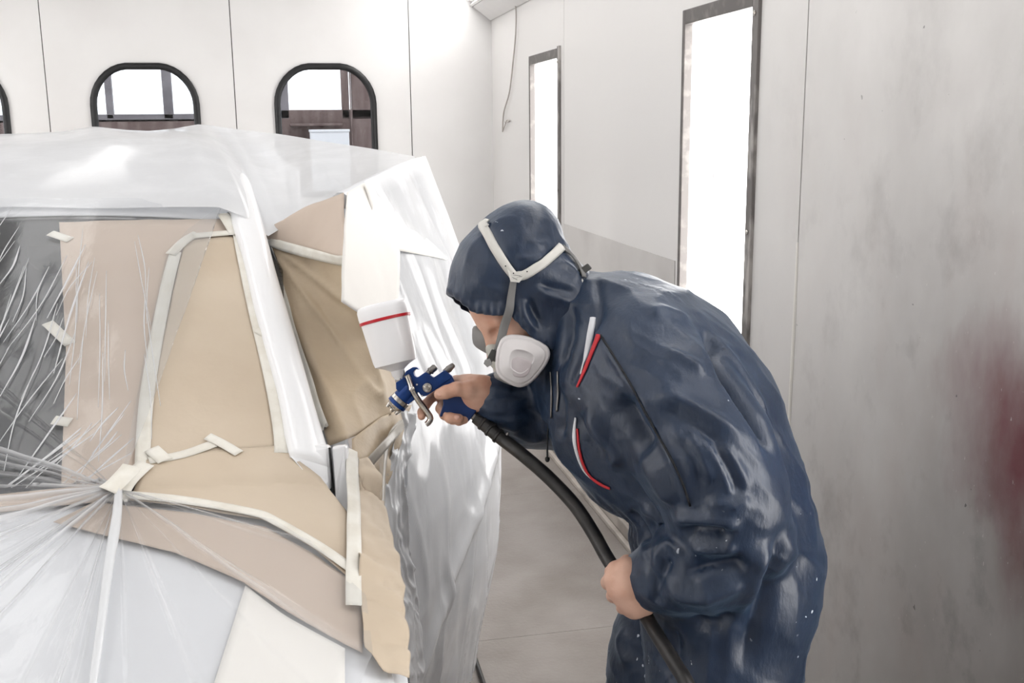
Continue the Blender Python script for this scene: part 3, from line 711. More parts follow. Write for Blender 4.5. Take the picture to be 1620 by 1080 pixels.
# hull used to lay paper and film on the door
dV = np.array([door_pt(s, z) for s in np.linspace(-.35, 1.16, 60) for z in np.linspace(-.06, 1.72, 80)]); door_hit = hitter(dV, grid_faces(60, 80)); door_hit.default = 2.5

# ------------------------------------------------------------------ masking paper and tape on the windscreen and wings
PAPER = 'masking paper'
pa = drape_sheet('masking_paper', car_hit, [(97, 772), (170, 775), (240, 745)], [(94, 354), (230, 350), (372, 349)], [(97, 772), (105, 560), (94, 354)], [(240, 745), (300, 540), (372, 349)], 26, 34, .004, MT['kraft_pink'], None, .003, 8, 2)
tag(pa, 'pale brown paper sheet beneath film on the dark windscreen', PAPER)
for q in (((80, 372), (112, 383)), ((76, 514), (112, 548)), ((85, 668), (112, 672))):
    drape_ribbon('tape_tab', car_hit, [q[0], q[1]], .026, .0065, MT['tape'], pa, 6)
pb = drape_sheet('masking_paper', car_hit, [(232, 735), (340, 722), (445, 712)], [(292, 388), (330, 382), (374, 378)], [(232, 735), (240, 620), (292, 388)], [(445, 712), (420, 560), (374, 378)], 30, 40, .009, MT['kraft'], None, .004, 9, 5)
tag(pb, 'brown paper panel outlined by white tape on the windscreen corner', PAPER)
def tape(parent, hit, px, w=.027, off=.012, n=26, m='tape', smoothp=True): return drape_ribbon('tape_strip', hit, px, w, off, MT[m], parent, n, .0006, smoothp)
tape(pb, car_hit, [(226, 745), (228, 690), (236, 610), (262, 470), (278, 405)], .028)
tape(pb, car_hit, [(270, 410), (292, 388), (312, 376)], .026, .0135, 10)
tape(pb, car_hit, [(306, 381), (345, 377), (376, 375)], .024, .0145, 10)
tape(pb, car_hit, [(368, 345), (384, 420), (404, 510), (428, 610), (442, 690), (444, 725)], .026, .0135)
tape(pb, car_hit, [(352, 346), (372, 380)], .030, .0155, 8); tape(pb, car_hit, [(405, 530), (420, 538)], .022, .0155, 6)
tape(pb, car_hit, [(236, 738), (290, 728), (345, 708)], .022, .0145, 14)
tape(pb, car_hit, [(328, 700), (352, 712), (378, 728)], .022, .0165, 10)
tape(pb, car_hit, [(240, 720), (262, 740)], .03, .0165, 8)
pc = drape_sheet('masking_paper', car_hit, [(205, 800), (300, 812), (420, 832), (500, 880), (552, 925)], [(232, 736), (330, 720), (440, 712), (500, 756), (548, 820)], [(205, 800), (232, 736)], [(552, 925), (548, 822)], 44, 18, .012, MT['kraft'], None, .004, 7, 8)
tag(pc, 'wide brown paper strip over the bonnet edge below the windscreen panel', PAPER)
tape(pc, car_hit, [(200, 796), (290, 804), (400, 824), (430, 836), (500, 876), (562, 920)], .022, .019, 36)
tape(pc, car_hit, [(548, 724), (552, 800), (556, 880), (556, 930), (557, 975)], .026, .022, 30)
tape(pc, car_hit, [(186, 806), (200, 775), (232, 745)], .034, .018, 10)
pd = drape_sheet('masking_paper', car_hit, [(85, 832), (200, 862), (275, 880), (385, 928), (450, 972), (545, 1026), (572, 1040)], [(150, 800), (205, 806), (300, 818), (420, 840), (500, 886), (548, 920), (574, 935)], [(85, 832), (150, 800)], [(572, 1040), (574, 935)], 60, 20, .008, MT['kraft_pink'], None, .003, 8, 11)
tag(pd, 'long pale brown paper band curving across the bonnet beneath film', PAPER)
pe = drape_sheet('masking_paper', car_hit, [(574, 1040), (600, 1075), (640, 1085)], [(560, 735), (572, 735), (584, 745)], [(574, 1040), (562, 900), (560, 735)], [(640, 1085), (628, 930), (584, 745)], 20, 70, .016, MT['kraft'], None, .022, 13, 14)
tag(pe, 'crumpled brown paper hanging over the wing between door and bonnet', PAPER)
pw = drape_sheet('masking_paper', car_hit, [(330, 1110), (420, 1110), (545, 1110)], [(388, 930), (450, 978), (545, 1030)], [(330, 1110), (388, 930)], [(545, 1110), (545, 1030)], 14, 14, .005, MT['white_paper'], None, .002, 6, 15)
tag(pw, 'white paper sheet on the bonnet below the long paper band', PAPER)
pl = drape_sheet('masking_paper', car_hit, [(-60, 822), (60, 808), (150, 800)], [(-60, 792), (60, 780), (215, 765)], [(-60, 822), (-60, 792)], [(150, 800), (215, 765)], 24, 6, .006, MT['kraft_pink'], None, .002, 8, 17)
tag(pl, 'narrow pale brown paper strip along the foot of the dark windscreen', PAPER)

# paper over the door window, reaching across to the pillar
def free_sheet(name, B, T, L, R_, nu, nv, m, parent=None, wr=.0, sc=7, seed=1, disp=None, thick=.0006):
    S = coons(*[[at(*q) for q in c] for c in (B, T, L, R_)], nu, nv)
    Nn = np.cross(np.gradient(S, axis=0), np.gradient(S, axis=1)); Nn /= (np.linalg.norm(Nn, axis=2)[..., None]+1e-9)
    if Nn.reshape(-1, 3).mean(0).dot(FW) > 0: Nn = -Nn
    d = np.zeros(S.shape[:2])
    if wr: d += (np.abs(noise3(S, sc, seed)) + .5*np.abs(noise3(S, sc*2.1, seed+1)))*wr
    if disp is not None: d += disp(*np.meshgrid(np.linspace(0, 1, nu), np.linspace(0, 1, nv), indexing='ij'))
    S = S + Nn*d[..., None]
    o = mesh(name, S.reshape(-1, 3), grid_faces(nu, nv), m, parent)
    return solid(o, thick, 0)
def pull(u, v):                                     # creases fanning from the upper left corner of the window paper
    a = np.arctan2(1.02-v, u+.04); r = np.hypot(1.02-v, u+.04)
    
    fan = (1-np.abs(np.sin(a*6.5+.4)))**2.2*np.clip(r*1.6, 0, 1)*np.clip(1.25-r, 0, 1)
    crump = (1-np.abs(noise3(np.stack([u*4+v*2, v*6-u*2, 0*u], -1), 1.0, 23)))**3*np.clip((.5-v)*2.2, 0, 1)*np.clip((u-.25)*2, 0, 1)
    return .017*fan + .022*crump - .006
pf = free_sheet('masking_paper', [(519, 705, 2.20), (545, 698, 2.185), (562, 690, 2.235), (600, 665, 2.37), (640, 640, 2.52)], [(418, 378, 2.78), (480, 400, 2.64), (545, 412, 2.42), (610, 440, 2.585)],
                [(519, 705, 2.20), (486, 600, 2.40), (450, 480, 2.58), (418, 378, 2.78)], [(640, 640, 2.52), (636, 540, 2.61), (610, 440, 2.585)], 46, 46, MT['kraft_dark'], None, .008, 6, 21, pull)
tag(pf, 'big creased brown paper sheet over the window of the open door', PAPER)
pfV = np.array([v.co[:] for v in pf.data.vertices]); paper_hit = hitter(pfV, grid_faces(46, 46)); paper_hit.default = 2.4
tape(pf, paper_hit, [(428, 384), (470, 396), (548, 412)], .026, .006, 16)
tape(pf, paper_hit, [(424, 384), (450, 470), (482, 570), (505, 650), (528, 704)], .020, .006, 26)
pg = free_sheet('masking_paper', [(420, 377, 2.77), (480, 396, 2.635), (548, 412, 2.415)], [(418, 366, 2.80), (480, 330, 2.70), (545, 305, 2.54)], [(420, 377, 2.77), (418, 366, 2.80)], [(548, 412, 2.415), (545, 305, 2.54)], 24, 14, MT['kraft_pink'], None, .006, 9, 25)
tag(pg, 'pale brown paper gusset stretched between windscreen pillar and door top', PAPER)
# white paper flap over the upper door frame
ph = free_sheet('masking_paper', [(538, 478, 2.315), (575, 500, 2.40), (628, 500, 2.59)], [(548, 305, 2.545), (575, 289, 2.67), (590, 292, 2.72)], [(538, 478, 2.315), (541, 400, 2.41), (548, 305, 2.545)], [(628, 500, 2.59), (632, 400, 2.67), (590, 292, 2.72)], 20, 26, MT['white_paper'], None, .004, 8, 31)
tag(ph, 'white paper sheet hanging on the upper door frame behind the spray cup', PAPER)
pt = free_sheet('masking_paper', [(606, 392, 2.63), (660, 402, 2.83), (706, 411, 3.04)], [(574, 291, 2.655), (640, 345, 2.84), (708, 409, 3.045)], [(606, 392, 2.63), (586, 330, 2.64), (574, 291, 2.655)], [(706, 411, 3.04), (707, 410, 3.042), (708, 409, 3.045)], 18, 12, MT['white_paper'], None, .003, 8, 35)
tag(pt, 'pointed white paper flap stuck to the door film', PAPER)
# dark crumpled paper in the hinge gap
pk = free_sheet('masking_paper', [(572, 905, 1.84), (600, 960, 2.0), (632, 1000, 2.3)], [(552, 700, 2.20), (600, 660, 2.36), (648, 640, 2.54)], [(572, 905, 1.84), (562, 800, 2.03), (552, 700, 2.20)], [(632, 1000, 2.3), (608, 850, 2.33), (606, 760, 2.36), (648, 640, 2.54)], 22, 50, MT['kraft_dark'], None, .014, 13, 41)
tag(pk, 'dark crumpled brown paper stuffed along the hinge gap of the door', PAPER)
pkV = np.array([v.co[:] for v in pk.data.vertices]); pk_hit = hitter(pkV, grid_faces(22, 50)); pk_hit.default = 2.05
drape_ribbon('clear_tape_strip', pk_hit, [(545, 722), (562, 690), (590, 665), (622, 650), (650, 640)], .026, .012, MT['clear_tape'], pk, 24)
drape_ribbon('clear_tape_strip', pk_hit, [(650, 655), (610, 690), (600, 740), (598, 800), (590, 830)], .022, .012, MT['clear_tape'], pk, 24)

# ------------------------------------------------------------------ plastic film
def set_layer(o, vals):
    at_ = o.data.attributes.new('layer', 'FLOAT', 'POINT'); at_.data.foreach_set('value', np.clip(vals, 0, 1).astype(np.float32))
# film over windscreen and bonnet, gathered to a knot of tape at the corner of the glass
KN = (190, 800)
rim = [(232, 560), (262, 420), (300, 372), (352, 336), (350, 326), (180, 326), (0, 326), (-340, 330), (-340, 560), (-340, 800), (-340, 1000), (-340, 1180), (60, 1180), (250, 1180), (450, 1180), (560, 1120), (585, 1050), (575, 960), (500, 882), (430, 838), (330, 818)]
NA, NR = 560, 70
rimp = polyline(rim, NA)
rng = np.random.RandomState(3)
ph_ = np.cumsum(rng.rand(NA)*.55)
def ridges(i, seed):
    x = np.stack([i*1.0, np.full_like(i, seed*9.1), np.zeros_like(i)], -1); return 1-np.abs(noise3(x, 1.0, seed))
ii = np.arange(NA)*1.0
fold = np.zeros(NA)
for _k in range(26): fold += rng.uniform(.4, 1)*np.exp(-((ii-rng.choice([rng.uniform(215, 360), rng.uniform(250, 330), rng.uniform(470, 545)], p=[.5, .3, .2]))/rng.uniform(.7, 1.8))**2)
for _k in range(16): fold += rng.uniform(.15, .4)*np.exp(-((ii-rng.uniform(150, NA))/rng.uniform(.7, 1.5))**2)
fold = np.clip(fold, 0, 1)
V = np.zeros((NA, NR, 3)); lay = np.zeros((NA, NR)); tr = np.linspace(0, 1, NR)**1.25
for i in range(NA):
    for j in range(NR):
        x = KN[0] + (rimp[i, 0]-KN[0])*tr[j]; y = KN[1] + (rimp[i, 1]-KN[1])*tr[j]
        p, n = car_hit(x, y, .022); r = math.hypot(x-KN[0], y-KN[1])
        g = math.exp(-((r-90)/260)**2) if r > 90 else 1.0
        bulge = .012*math.exp(-(r/140)**2)
        V[i, j] = p + n*(bulge + fold[i]*.011*g*min(1, r/40+.3)); lay[i, j] = fold[i]*(.45*g + .10) + .35*math.exp(-(r/28)**2)
rr = np.hypot(rimp[:, None, 0]*tr + KN[0]*(1-tr) - KN[0], rimp[:, None, 1]*tr + KN[1]*(1-tr) - KN[1])
aa = np.repeat(ii[:, None], NR, 1)
PXx = rimp[:, None, 0]*tr + KN[0]*(1-tr); PYy = rimp[:, None, 1]*tr + KN[1]*(1-tr)
slant = .87*PXx + .5*PYy; along_ = -.5*PXx + .87*PYy                      # creases across the glass lean the other way
V += .003*noise3(V, 18, 51)[..., None]*np.array([0, -.4, .9])
f1 = mesh('plastic_film', V.reshape(-1, 3), grid_faces(NA, NR), MT['film'])
set_layer(f1, lay.reshape(-1)); tag(f1, 'clear plastic film over windscreen and bonnet, gathered in radiating creases', 'plastic film')
rc = np.random.RandomState(11)
def crease(x0, y0, x1, y1, w, bend):
    mx, my = (x0+x1)/2+bend, (y0+y1)/2+bend*.3
    q = catmull([(x0, y0), (mx, my), (x1, y1)], 14); h = [car_hit(x, y, .028) for x, y in q]
    o = ribbon('film_crease', [a for a, _ in h], [b for _, b in h], [w*.2, w, w*.7, w*.15], MT['film_milky'], f1, .0008)
for k in range(34):
    x0 = rc.uniform(-30, 150); y0 = rc.uniform(335, 620); L_ = rc.uniform(60, 230); a_ = math.radians(rc.normal(62, 9))
    crease(x0, y0, x0-L_*math.cos(a_), min(y0+L_*math.sin(a_), 765), rc.choice([.0018, .0025, .005], p=[.5, .35, .15]), rc.uniform(-8, 8))
for k in range(16):
    x0 = rc.uniform(120, 262); y0 = rc.uniform(370, 600); L_ = rc.uniform(60, 200); a_ = math.radians(rc.normal(92, 8))
    crease(x0, y0, x0-L_*math.cos(a_), min(y0+L_*math.sin(a_), 750), rc.choice([.0016, .0022], p=[.6, .4]), rc.uniform(-5, 5))
for k in range(14):
    x0 = rc.uniform(120, 215); y0 = rc.uniform(640, 740); L_ = rc.uniform(60, 190); a_ = math.radians(rc.normal(48, 5))
    crease(x0, y0, x0-L_*math.cos(a_), min(y0+L_*math.sin(a_), 790), rc.choice([.0025, .004, .007], p=[.4, .4, .2]), rc.uniform(-4, 4))
ktape = drape_ribbon('tape_knot', car_hit, [(172, 812), (190, 798), (212, 770)], .036, .05, MT['tape'], f1, 10)
tube('film_tail', catmull([car_hit(190, 800, .045)[0], car_hit(186, 850, .04)[0], car_hit(172, 930, .03)[0], car_hit(160, 1020, .028)[0], car_hit(148, 1110, .026)[0], car_hit(140, 1175, .026)[0]], 34), [.006, .009, .007, .006, .004], MT['film_milky'], f1, 10)
# film over the roof, stretched on to the top of the open door
Bt = [(-200, 328, 2.58), (0, 328, 2.62), (200, 328, 2.67), (345, 328, 2.70), (392, 345, 2.68), (424, 374, 2.72), (480, 340, 2.80), (545, 302, 2.83), (600, 285, 3.0), (655, 251, 3.22)]
Tp = [(-200, 226, 4.0), (0, 214, 4.0), (90, 208, 4.0), (146, 199, 3.95), (190, 205, 3.95), (230, 207, 3.95), (275, 203, 3.92), (314, 197, 3.9), (370, 203, 3.8), (440, 211, 3.7), (550, 229, 3.5), (657, 247, 3.3)]
S = coons([at(*q) for q in Bt], [at(*q) for q in Tp], [at(*Bt[0]), at(-200, 270, 3.3), at(*Tp[0])], [at(*Bt[-1]), at(*Tp[-1])], 150, 36)
uu, vv = np.meshgrid(np.linspace(0, 1, 150), np.linspace(0, 1, 36), indexing='ij')
S[..., 2] += .085*np.sin(np.pi*vv**.8)*np.clip((.66-uu)*6, 0, 1) + .003*noise3(S, 5, 61) + .01*np.exp(-((uu-.60)/.02)**2)*np.sin(np.pi*vv)
f2 = mesh('plastic_film', S.reshape(-1, 3), grid_faces(150, 36), MT['film_milky'])
set_layer(f2, (.25*np.exp(-((uu-.60)/.02)**2) + .08*np.clip(noise3(S, 9, 63), 0, 1)).reshape(-1)); tag(f2, 'milky plastic film stretched over the roof to the open door', 'plastic film')
# film hanging on the outside of the open door down to the floor
ns, nz = 110, 130; V = np.zeros((ns, nz, 3)); lay = np.zeros((ns, nz))
def film_s(u, t): return (lambda a: a + (1.125-a)*u)(np.interp(t, [0, .45, .6, .75, .9, 1], [.12, .14, .28, .40, .50, .60]))
for i, u_ in enumerate(np.linspace(0, 1, ns)):
    for j, t in enumerate(np.linspace(0, 1, nz)):
        s = film_s(u_, t); z = .012 + t*(door_top(min(s, 1.1))+.012-.012); V[i, j] = door_pt(s, z, .004); 
SS, TT = np.meshgrid(np.linspace(0, 1, ns), np.linspace(0, 1, nz), indexing='ij'); SS = film_s(SS, TT)
lowk = np.clip((.62-TT)/.5, 0, 1)
q = np.stack([SS*9, TT*1.6+SS*1.5, np.zeros_like(SS)], -1)
w = (1-np.abs(noise3(q, 1.0, 71)))**3; w2 = (1-np.abs(noise3(np.stack([SS*14+TT*6, TT*5, np.zeros_like(SS)], -1), 1.0, 75)))**4
sweep = np.exp(-((TT-(.50-.34*(1.1-SS)))/.03)**2)      # the fold where film swags down to the front corner
d = .006 + .03*w*lowk + .007*w2 + .018*sweep
edge = np.clip((SS-1.07)/.05, 0, 1)
d = d*(1-edge*.6)
V += DN*d[..., None] + DD*(.012*noise3(np.stack([TT*9, SS*0, SS*0], -1), 1.0, 77)*edge)[..., None]
f3 = mesh('plastic_film', V.reshape(-1, 3), grid_faces(ns, nz), MT['film_door'])
set_layer(f3, (.22*w*lowk + .2*w2 + .3*sweep + .3*edge + .3*np.clip((TT-.97)/.03, 0, 1)).reshape(-1)); tag(f3, 'clear plastic film hanging over the open door down to the floor', 'plastic film')
# crumpled film bunched along the front edge of the door
f4 = free_sheet('plastic_film', [(640, 1100, 2.3), (655, 1100, 2.5), (668, 1100, 2.75)], [(622, 652, 2.44), (634, 648, 2.49), (650, 655, 2.56)], [(640, 1100, 2.3), (634, 985, 2.3), (606, 850, 2.32), (602, 760, 2.35), (622, 652, 2.44)], [(668, 1100, 2.75), (656, 960, 2.59), (640, 850, 2.47), (634, 760, 2.46), (650, 655, 2.56)], 40, 130, MT['film_milky'], None, 0, 17, 81, lambda u, v: .014*(1-np.abs(noise3(np.stack([u*3+v*3, v*9, 0*u], -1), 1.0, 82)))**2 + .006*(1-np.abs(noise3(np.stack([u*7-v*4, v*16, 0*u], -1), 1.0, 84)))**2, thick=.0004)
tag(f4, 'crumpled white film bunched beside the brown hinge paper', 'plastic film')
set_layer(f4, np.full(40*130, .12))

# ================================================================== THE PAINTER
def quads(V, Fc): return V, Fc
P0 = at(1150, 890, 2.0)
person_root = None
# ---- body (skin): head, neck, arms and trunk grown as one surface, hands modelled finely
HC = at(833, 482, 1.97)                                  # centre of the skull
turn, nod = math.radians(20), math.radians(41)
tv = -FW; F0 = -RT*math.cos(turn) + tv*math.sin(turn); Lf = tv*math.cos(turn) + RT*math.sin(turn)
HF = F0*math.cos(nod) - UP*math.sin(nod); HU = UP*math.cos(nod) + F0*math.sin(nod); HL = Lf      # facing, crown, his left
def hd(f, l, u): return HC + HF*f + HL*l + HU*u
hf = Field(HC-.19, HC+.19, .003)
AX = np.array([HF, HL, HU])
hf.ell(hd(0, 0, .03), AX, (.098, .076, .095), .01)
hf.ell(hd(.025, 0, -.04), AX, (.072, .062, .085), .03)
hf.add(hd(.05, .02, -.105), hd(.05, -.02, -.105), .03, .03, .03)                    # chin
hf.add(hd(.088, 0, .012), hd(.112, 0, -.030), .009, .014, .014)                     # nose
hf.add(hd(.098, .012, -.036), hd(.098, -.012, -.036), .011, .011, .01)
hf.add(hd(.082, .018, .026), hd(.074, .045, .024), .010, .009, .012); hf.add(hd(.082, -.018, .026), hd(.074, -.045, .024), .010, .009, .012)   # brows
for sg in (1, -1):
    hf.ell(hd(.090, .032*sg, .006), AX, (.012, .016, .009), .008, True)
    hf.ell(hd(.070, .031*sg, .005), AX, (.0135, .0135, .0125), .002)
    hf.add(hd(.060, .048*sg, -.022), hd(.035, .060*sg, -.018), .016, .014, .02)     # cheekbones
    hf.ell(hd(-.012, .077*sg, -.01), AX, (.018, .008, .03), .006)                   # ears
hf.add(hd(.082, .02, -.070), hd(.082, -.02, -.070), .007, .007, .006); hf.add(hd(.080, .016, -.080), hd(.080, -.016, -.080), .007, .007, .006)
hf.cut(hd(.094, .024, -.0745), hd(.094, -.024, -.0745), .003, .003, .003)
hf.add(hd(-.02, 0, -.06), hd(-.075, 0, -.16), .055, .06, .03)
headV, headF = hf.mesh(1)

def hand_field(lo, hi): return Field(lo, hi, .0022)
GD = 2.0                                                  # depth of the gun
def g(x, y, dd=0.0): return at(x, y, GD+dd)
# right hand round the grip: thumb on the near side, fingers wrap from behind
pts = [g(660, 590, -.06), g(800, 700, .09)]
rh = hand_field(np.min([g(650, 700, -.06), g(650, 575, -.06), g(830, 575, .09), g(830, 700, .09), g(650, 700, .09), g(650, 575, .09)], 0)-.01, np.max([g(650, 700, -.06), g(650, 575, -.06), g(830, 575, .09), g(830, 700, .09), g(830, 700, -.06)], 0)+.01)
rh.chain([(g(800, 628, .03), .032), (g(775, 624, .012), .031), (g(752, 620, .004), .030)], .012)              # wrist
rh.chain([(g(760, 616, .0), .027), (g(738, 612, .018), .022), (g(722, 607, .03), .0165)], .014)              # palm, index side
rh.chain([(g(760, 632, .012), .026), (g(744, 634, .03), .020), (g(728, 632, .042), .015)], .014)            # palm, little side
rh.chain([(g(752, 626, .004), .026), (g(738, 622, .024), .020)], .014)
rh.chain([(g(762, 620, -.008), .022), (g(742, 617, -.022), .0155), (g(722, 615, -.030), .0125), (g(706, 620, -.030), .0118), (g(695, 623, -.027), .0105)], .008)   # thumb
rh.chain([(g(722, 606, .032), .0135), (g(700, 614, .036), .0112), (g(686, 626, .033), .0098)], .006)   # index, lying along the far side
rh.chain([(g(686, 626, .033), .0095), (g(673, 640, .022), .0092), (g(668, 652, .006), .0088), (g(667, 658, -.002), .0080)], .005)
rh.chain([(g(724, 618, .040), .0132), (g(702, 634, .034), .0105), (g(697, 646, .016), .0095), (g(702, 652, -.004), .0088)], .005)    # middle
rh.chain([(g(726, 628, .042), .0128), (g(708, 646, .036), .0105), (g(703, 656, .014), .0095), (g(712, 661, -.016), .0100), (g(726, 662, -.019), .0095)], .004)   # ring, tip returning on the near side
rh.chain([(g(734, 636, .042), .0115), (g(722, 652, .036), .0095), (g(716, 664, .014), .0086), (g(726, 666, -.008), .0082), (g(735, 664, -.010), .0078)], .004)    # little
rhV, rhF = rh.mesh(1)
# left hand: fist round the hose, back of the hand to the camera
LD = 1.83
def l(x, y, dd=0.0): return at(x, y, LD+dd)
box_pts = [l(x, y, d) for x in (935, 1075) for y in (865, 1000) for d in (-.05, .1)]
lh = hand_field(np.min(box_pts, 0)-.005, np.max(box_pts, 0)+.005)
lh.chain([(l(1060, 930, .02), .030), (l(1030, 928, .012), .031), (l(1010, 928, .006), .030)], .012)
lh.chain([(l(1012, 912, .004), .030), (l(990, 905, -.002), .024), (l(976, 904, .004), .0165)], .014)
lh.chain([(l(1012, 930, .0), .030), (l(990, 930, -.006), .025), (l(972, 922, .0), .0165)], .014)
lh.chain([(l(1014, 945, .004), .028), (l(998, 950, .0), .023), (l(982, 942, .004), .0150)], .014)
lh.chain([(l(1016, 955, .008), .022), (l(1004, 961, .008), .017), (l(992, 957, .012), .0130)], .012)
for (x, y, r) in ((972, 900, .0135), (966, 917, .0138), (974, 938, .0130), (989, 957, .0118)):        # four fingers curl behind the hose
    lh.chain([(l(x, y, .004), r), (l(x-4, y+4, .030), r*.92), (l(x+8, y+10, .052), r*.86), (l(x+26, y+10, .052), r*.82), (l(x+34, y+4, .036), r*.74)], .004)
lh.chain([(l(1006, 897, .014), .019), (l(992, 890, .034), .0135), (l(980, 896, .050), .0115), (l(972, 908, .058), .0100)], .006)      # thumb
for (x, y) in ((963, 914), (969, 936)): lh.add(l(x, y, -.003), l(x+5, y+1, -.005), .009, .010, .006)      # knuckles
for (xa, ya, xb, yb) in ((1006, 908, 976, 902), (1008, 922, 970, 917), (1010, 937, 976, 936), (1012, 950, 988, 954)): lh.add(l(xa, ya, -.024), l(xb, yb, -.012), .0035, .005, .008)
lhV, lhF = lh.mesh(1)
# trunk and limbs under the clothes, coarse but continuous
S_L, S_R = at(1005, 560, 1.86), at(955, 575, 2.15)
bf = Field(np.array([.0, 1.3, 0.0]), np.array([1.36, 2.6, 1.75]), .014)
bf.chain([(hd(-.06, 0, -.14), .05), (at(935, 530, 2.0), .06), (at(1015, 615, 2.0), .12), (at(1085, 690, 2.0), .12), (at(1135, 790, 2.0), .11), (at(1150, 890, 2.0), .12)], .05)
bf.chain([(S_L, .06), (at(1160, 835, 1.84), .045), (l(1040, 925, .014), .03)], .03)
bf.chain([(S_R, .06), (at(880, 655, 2.12), .045), (g(790, 627, .024), .03)], .03)
bodyV, bodyF = bf.mesh(2)
KL, KR = at(1135, 1215, 1.97), at(1030, 1150, 2.14)
AL, AR = np.array([KL[0]+.05, KL[1], .1]), np.array([KR[0]+.16, KR[1]+.02, .1])
allV = np.vstack([headV, rhV, lhV, bodyV]); o1 = len(headV); o2 = o1+len(rhV); o3 = o2+len(lhV)
allF = np.vstack([headF, rhF+o1, lhF+o2, bodyF+o3])
person = mesh('person', allV, allF, MT['skin'])
tag(person, 'person in navy hooded coverall and respirator, bent forward aiming a blue spray gun', 'person')
def nail(c, n, t, w, h):
    n = np.array(n)/np.linalg.norm(n); t = np.array(t, float); t -= n*t.dot(n); t /= np.linalg.norm(t); b = np.cross(n, t); V = []; Fc = []
    for i in range(7):
        for j in range(7):
            u, v = i/3-1, j/3-1; k = math.sqrt(max(0, 1-.5*v*v)) if True else 1; kk = math.sqrt(max(0, 1-.5*u*u))
            V.append(c + t*u*h*k + b*v*w*kk - n*(.0022*v*v+.0012*u*u))
    return solid(mesh('fingernail', V, grid_faces(7, 7), MT['nail'], person), .0006, 0)
nail(g(696, 621.5, -.0385), -FW*.85+UP*.5-RT*.2, RT*-1+UP*-.25, .0058, .0065)
nail(g(723, 659.5, -.0292), -FW*.95+UP*.15, RT*1.0, .0052, .0058)

# ---- coverall
cf = Field(np.array([.10, 1.40, 0.06]), np.array([1.34, 2.52, 1.60]), .006)
for dd in (1.945, 2.10):
    cf.chain([(at(945, 515, dd), .088), (at(975, 545, dd), .118), (at(1018, 612, dd), .178), (at(1085, 688, dd), .176), (at(1128, 775, dd), .152), (at(1140, 800, dd), .146), (at(1150, 885, dd), .160), (at(1150, 930, dd), .158)], .05)
cf.chain([(at(1000, 500, 2.0), .075), (at(1085, 560, 2.0), .10)], .06)
cf.chain([(at(958, 680, 1.95), .085), (at(985, 700, 1.97), .10)], .06); cf.chain([(at(935, 640, 2.03), .085), (at(972, 706, 2.05), .085)], .05)        # baggy chest
cf.chain([(at(905, 470, 1.97), .052), (at(892, 560, 1.99), .072), (at(915, 620, 2.0), .08)], .03); cf.chain([(at(905, 470, 2.06), .052), (at(890, 560, 2.07), .07)], .03)      # collar
cf.chain([(at(1012, 556, 1.87), .105), (at(1060, 630, 1.81), .114), (at(1115, 715, 1.77), .114), (at(1150, 790, 1.765), .102), (at(1165, 845, 1.775), .086)], .010)     # near sleeve
cf.chain([(at(1150, 800, 1.77), .09), (at(1182, 850, 1.785), .072), (at(1150, 880, 1.785), .075)], .03)
cf.chain([(at(1165, 850, 1.775), .083), (at(1120, 888, 1.785), .080), (at(1070, 905, 1.81), .071), (at(1034, 914, 1.835), .058)], .014)
cf.chain([(at(940, 590, 2.12), .085), (at(885, 645, 2.12), .075), (at(835, 652, 2.08), .064), (at(798, 634, 2.03), .048), (at(783, 628, 2.015), .043)], .035)                        # far sleeve
cf.chain([(at(1150, 930, 1.93), .152), (at(1142, 1060, 1.93), .132), (KL, .115), (AL + np.array([0, 0, .05]), .085)], .04)                              # trousers
cf.chain([(at(1100, 950, 2.10), .14), (at(1058, 1050, 2.12), .118), (KR, .105), (AR + np.array([0, 0, .05]), .085)], .03)
cV, cF = cf.mesh(3)
N0 = vnormals(cV, cF)
if ((cV-cV.mean(0))*N0).sum(1).mean() < 0: cF = cF[:, ::-1]; N0 = -N0
chit = hitter(cV, cF)
def seg_dist(V, P):
    best = np.full(len(V), 9.0); tt = np.zeros(len(V)); L = len(P)-1
    for i in range(L):
        ba = P[i+1]-P[i]; q = V-P[i]; t = np.clip((q@ba)/(ba@ba+1e-12), 0, 1); d = np.linalg.norm(q-t[:, None]*ba, axis=1)
        m = d < best; best[m] = d[m]; tt[m] = (i+t[m])/L
    return best, tt
def fold_px(px, w, amp, ends=.25):
    return ([chit(x, y)[0] for x, y in catmull(px, max(6, 3*len(px)))], w, amp, ends)
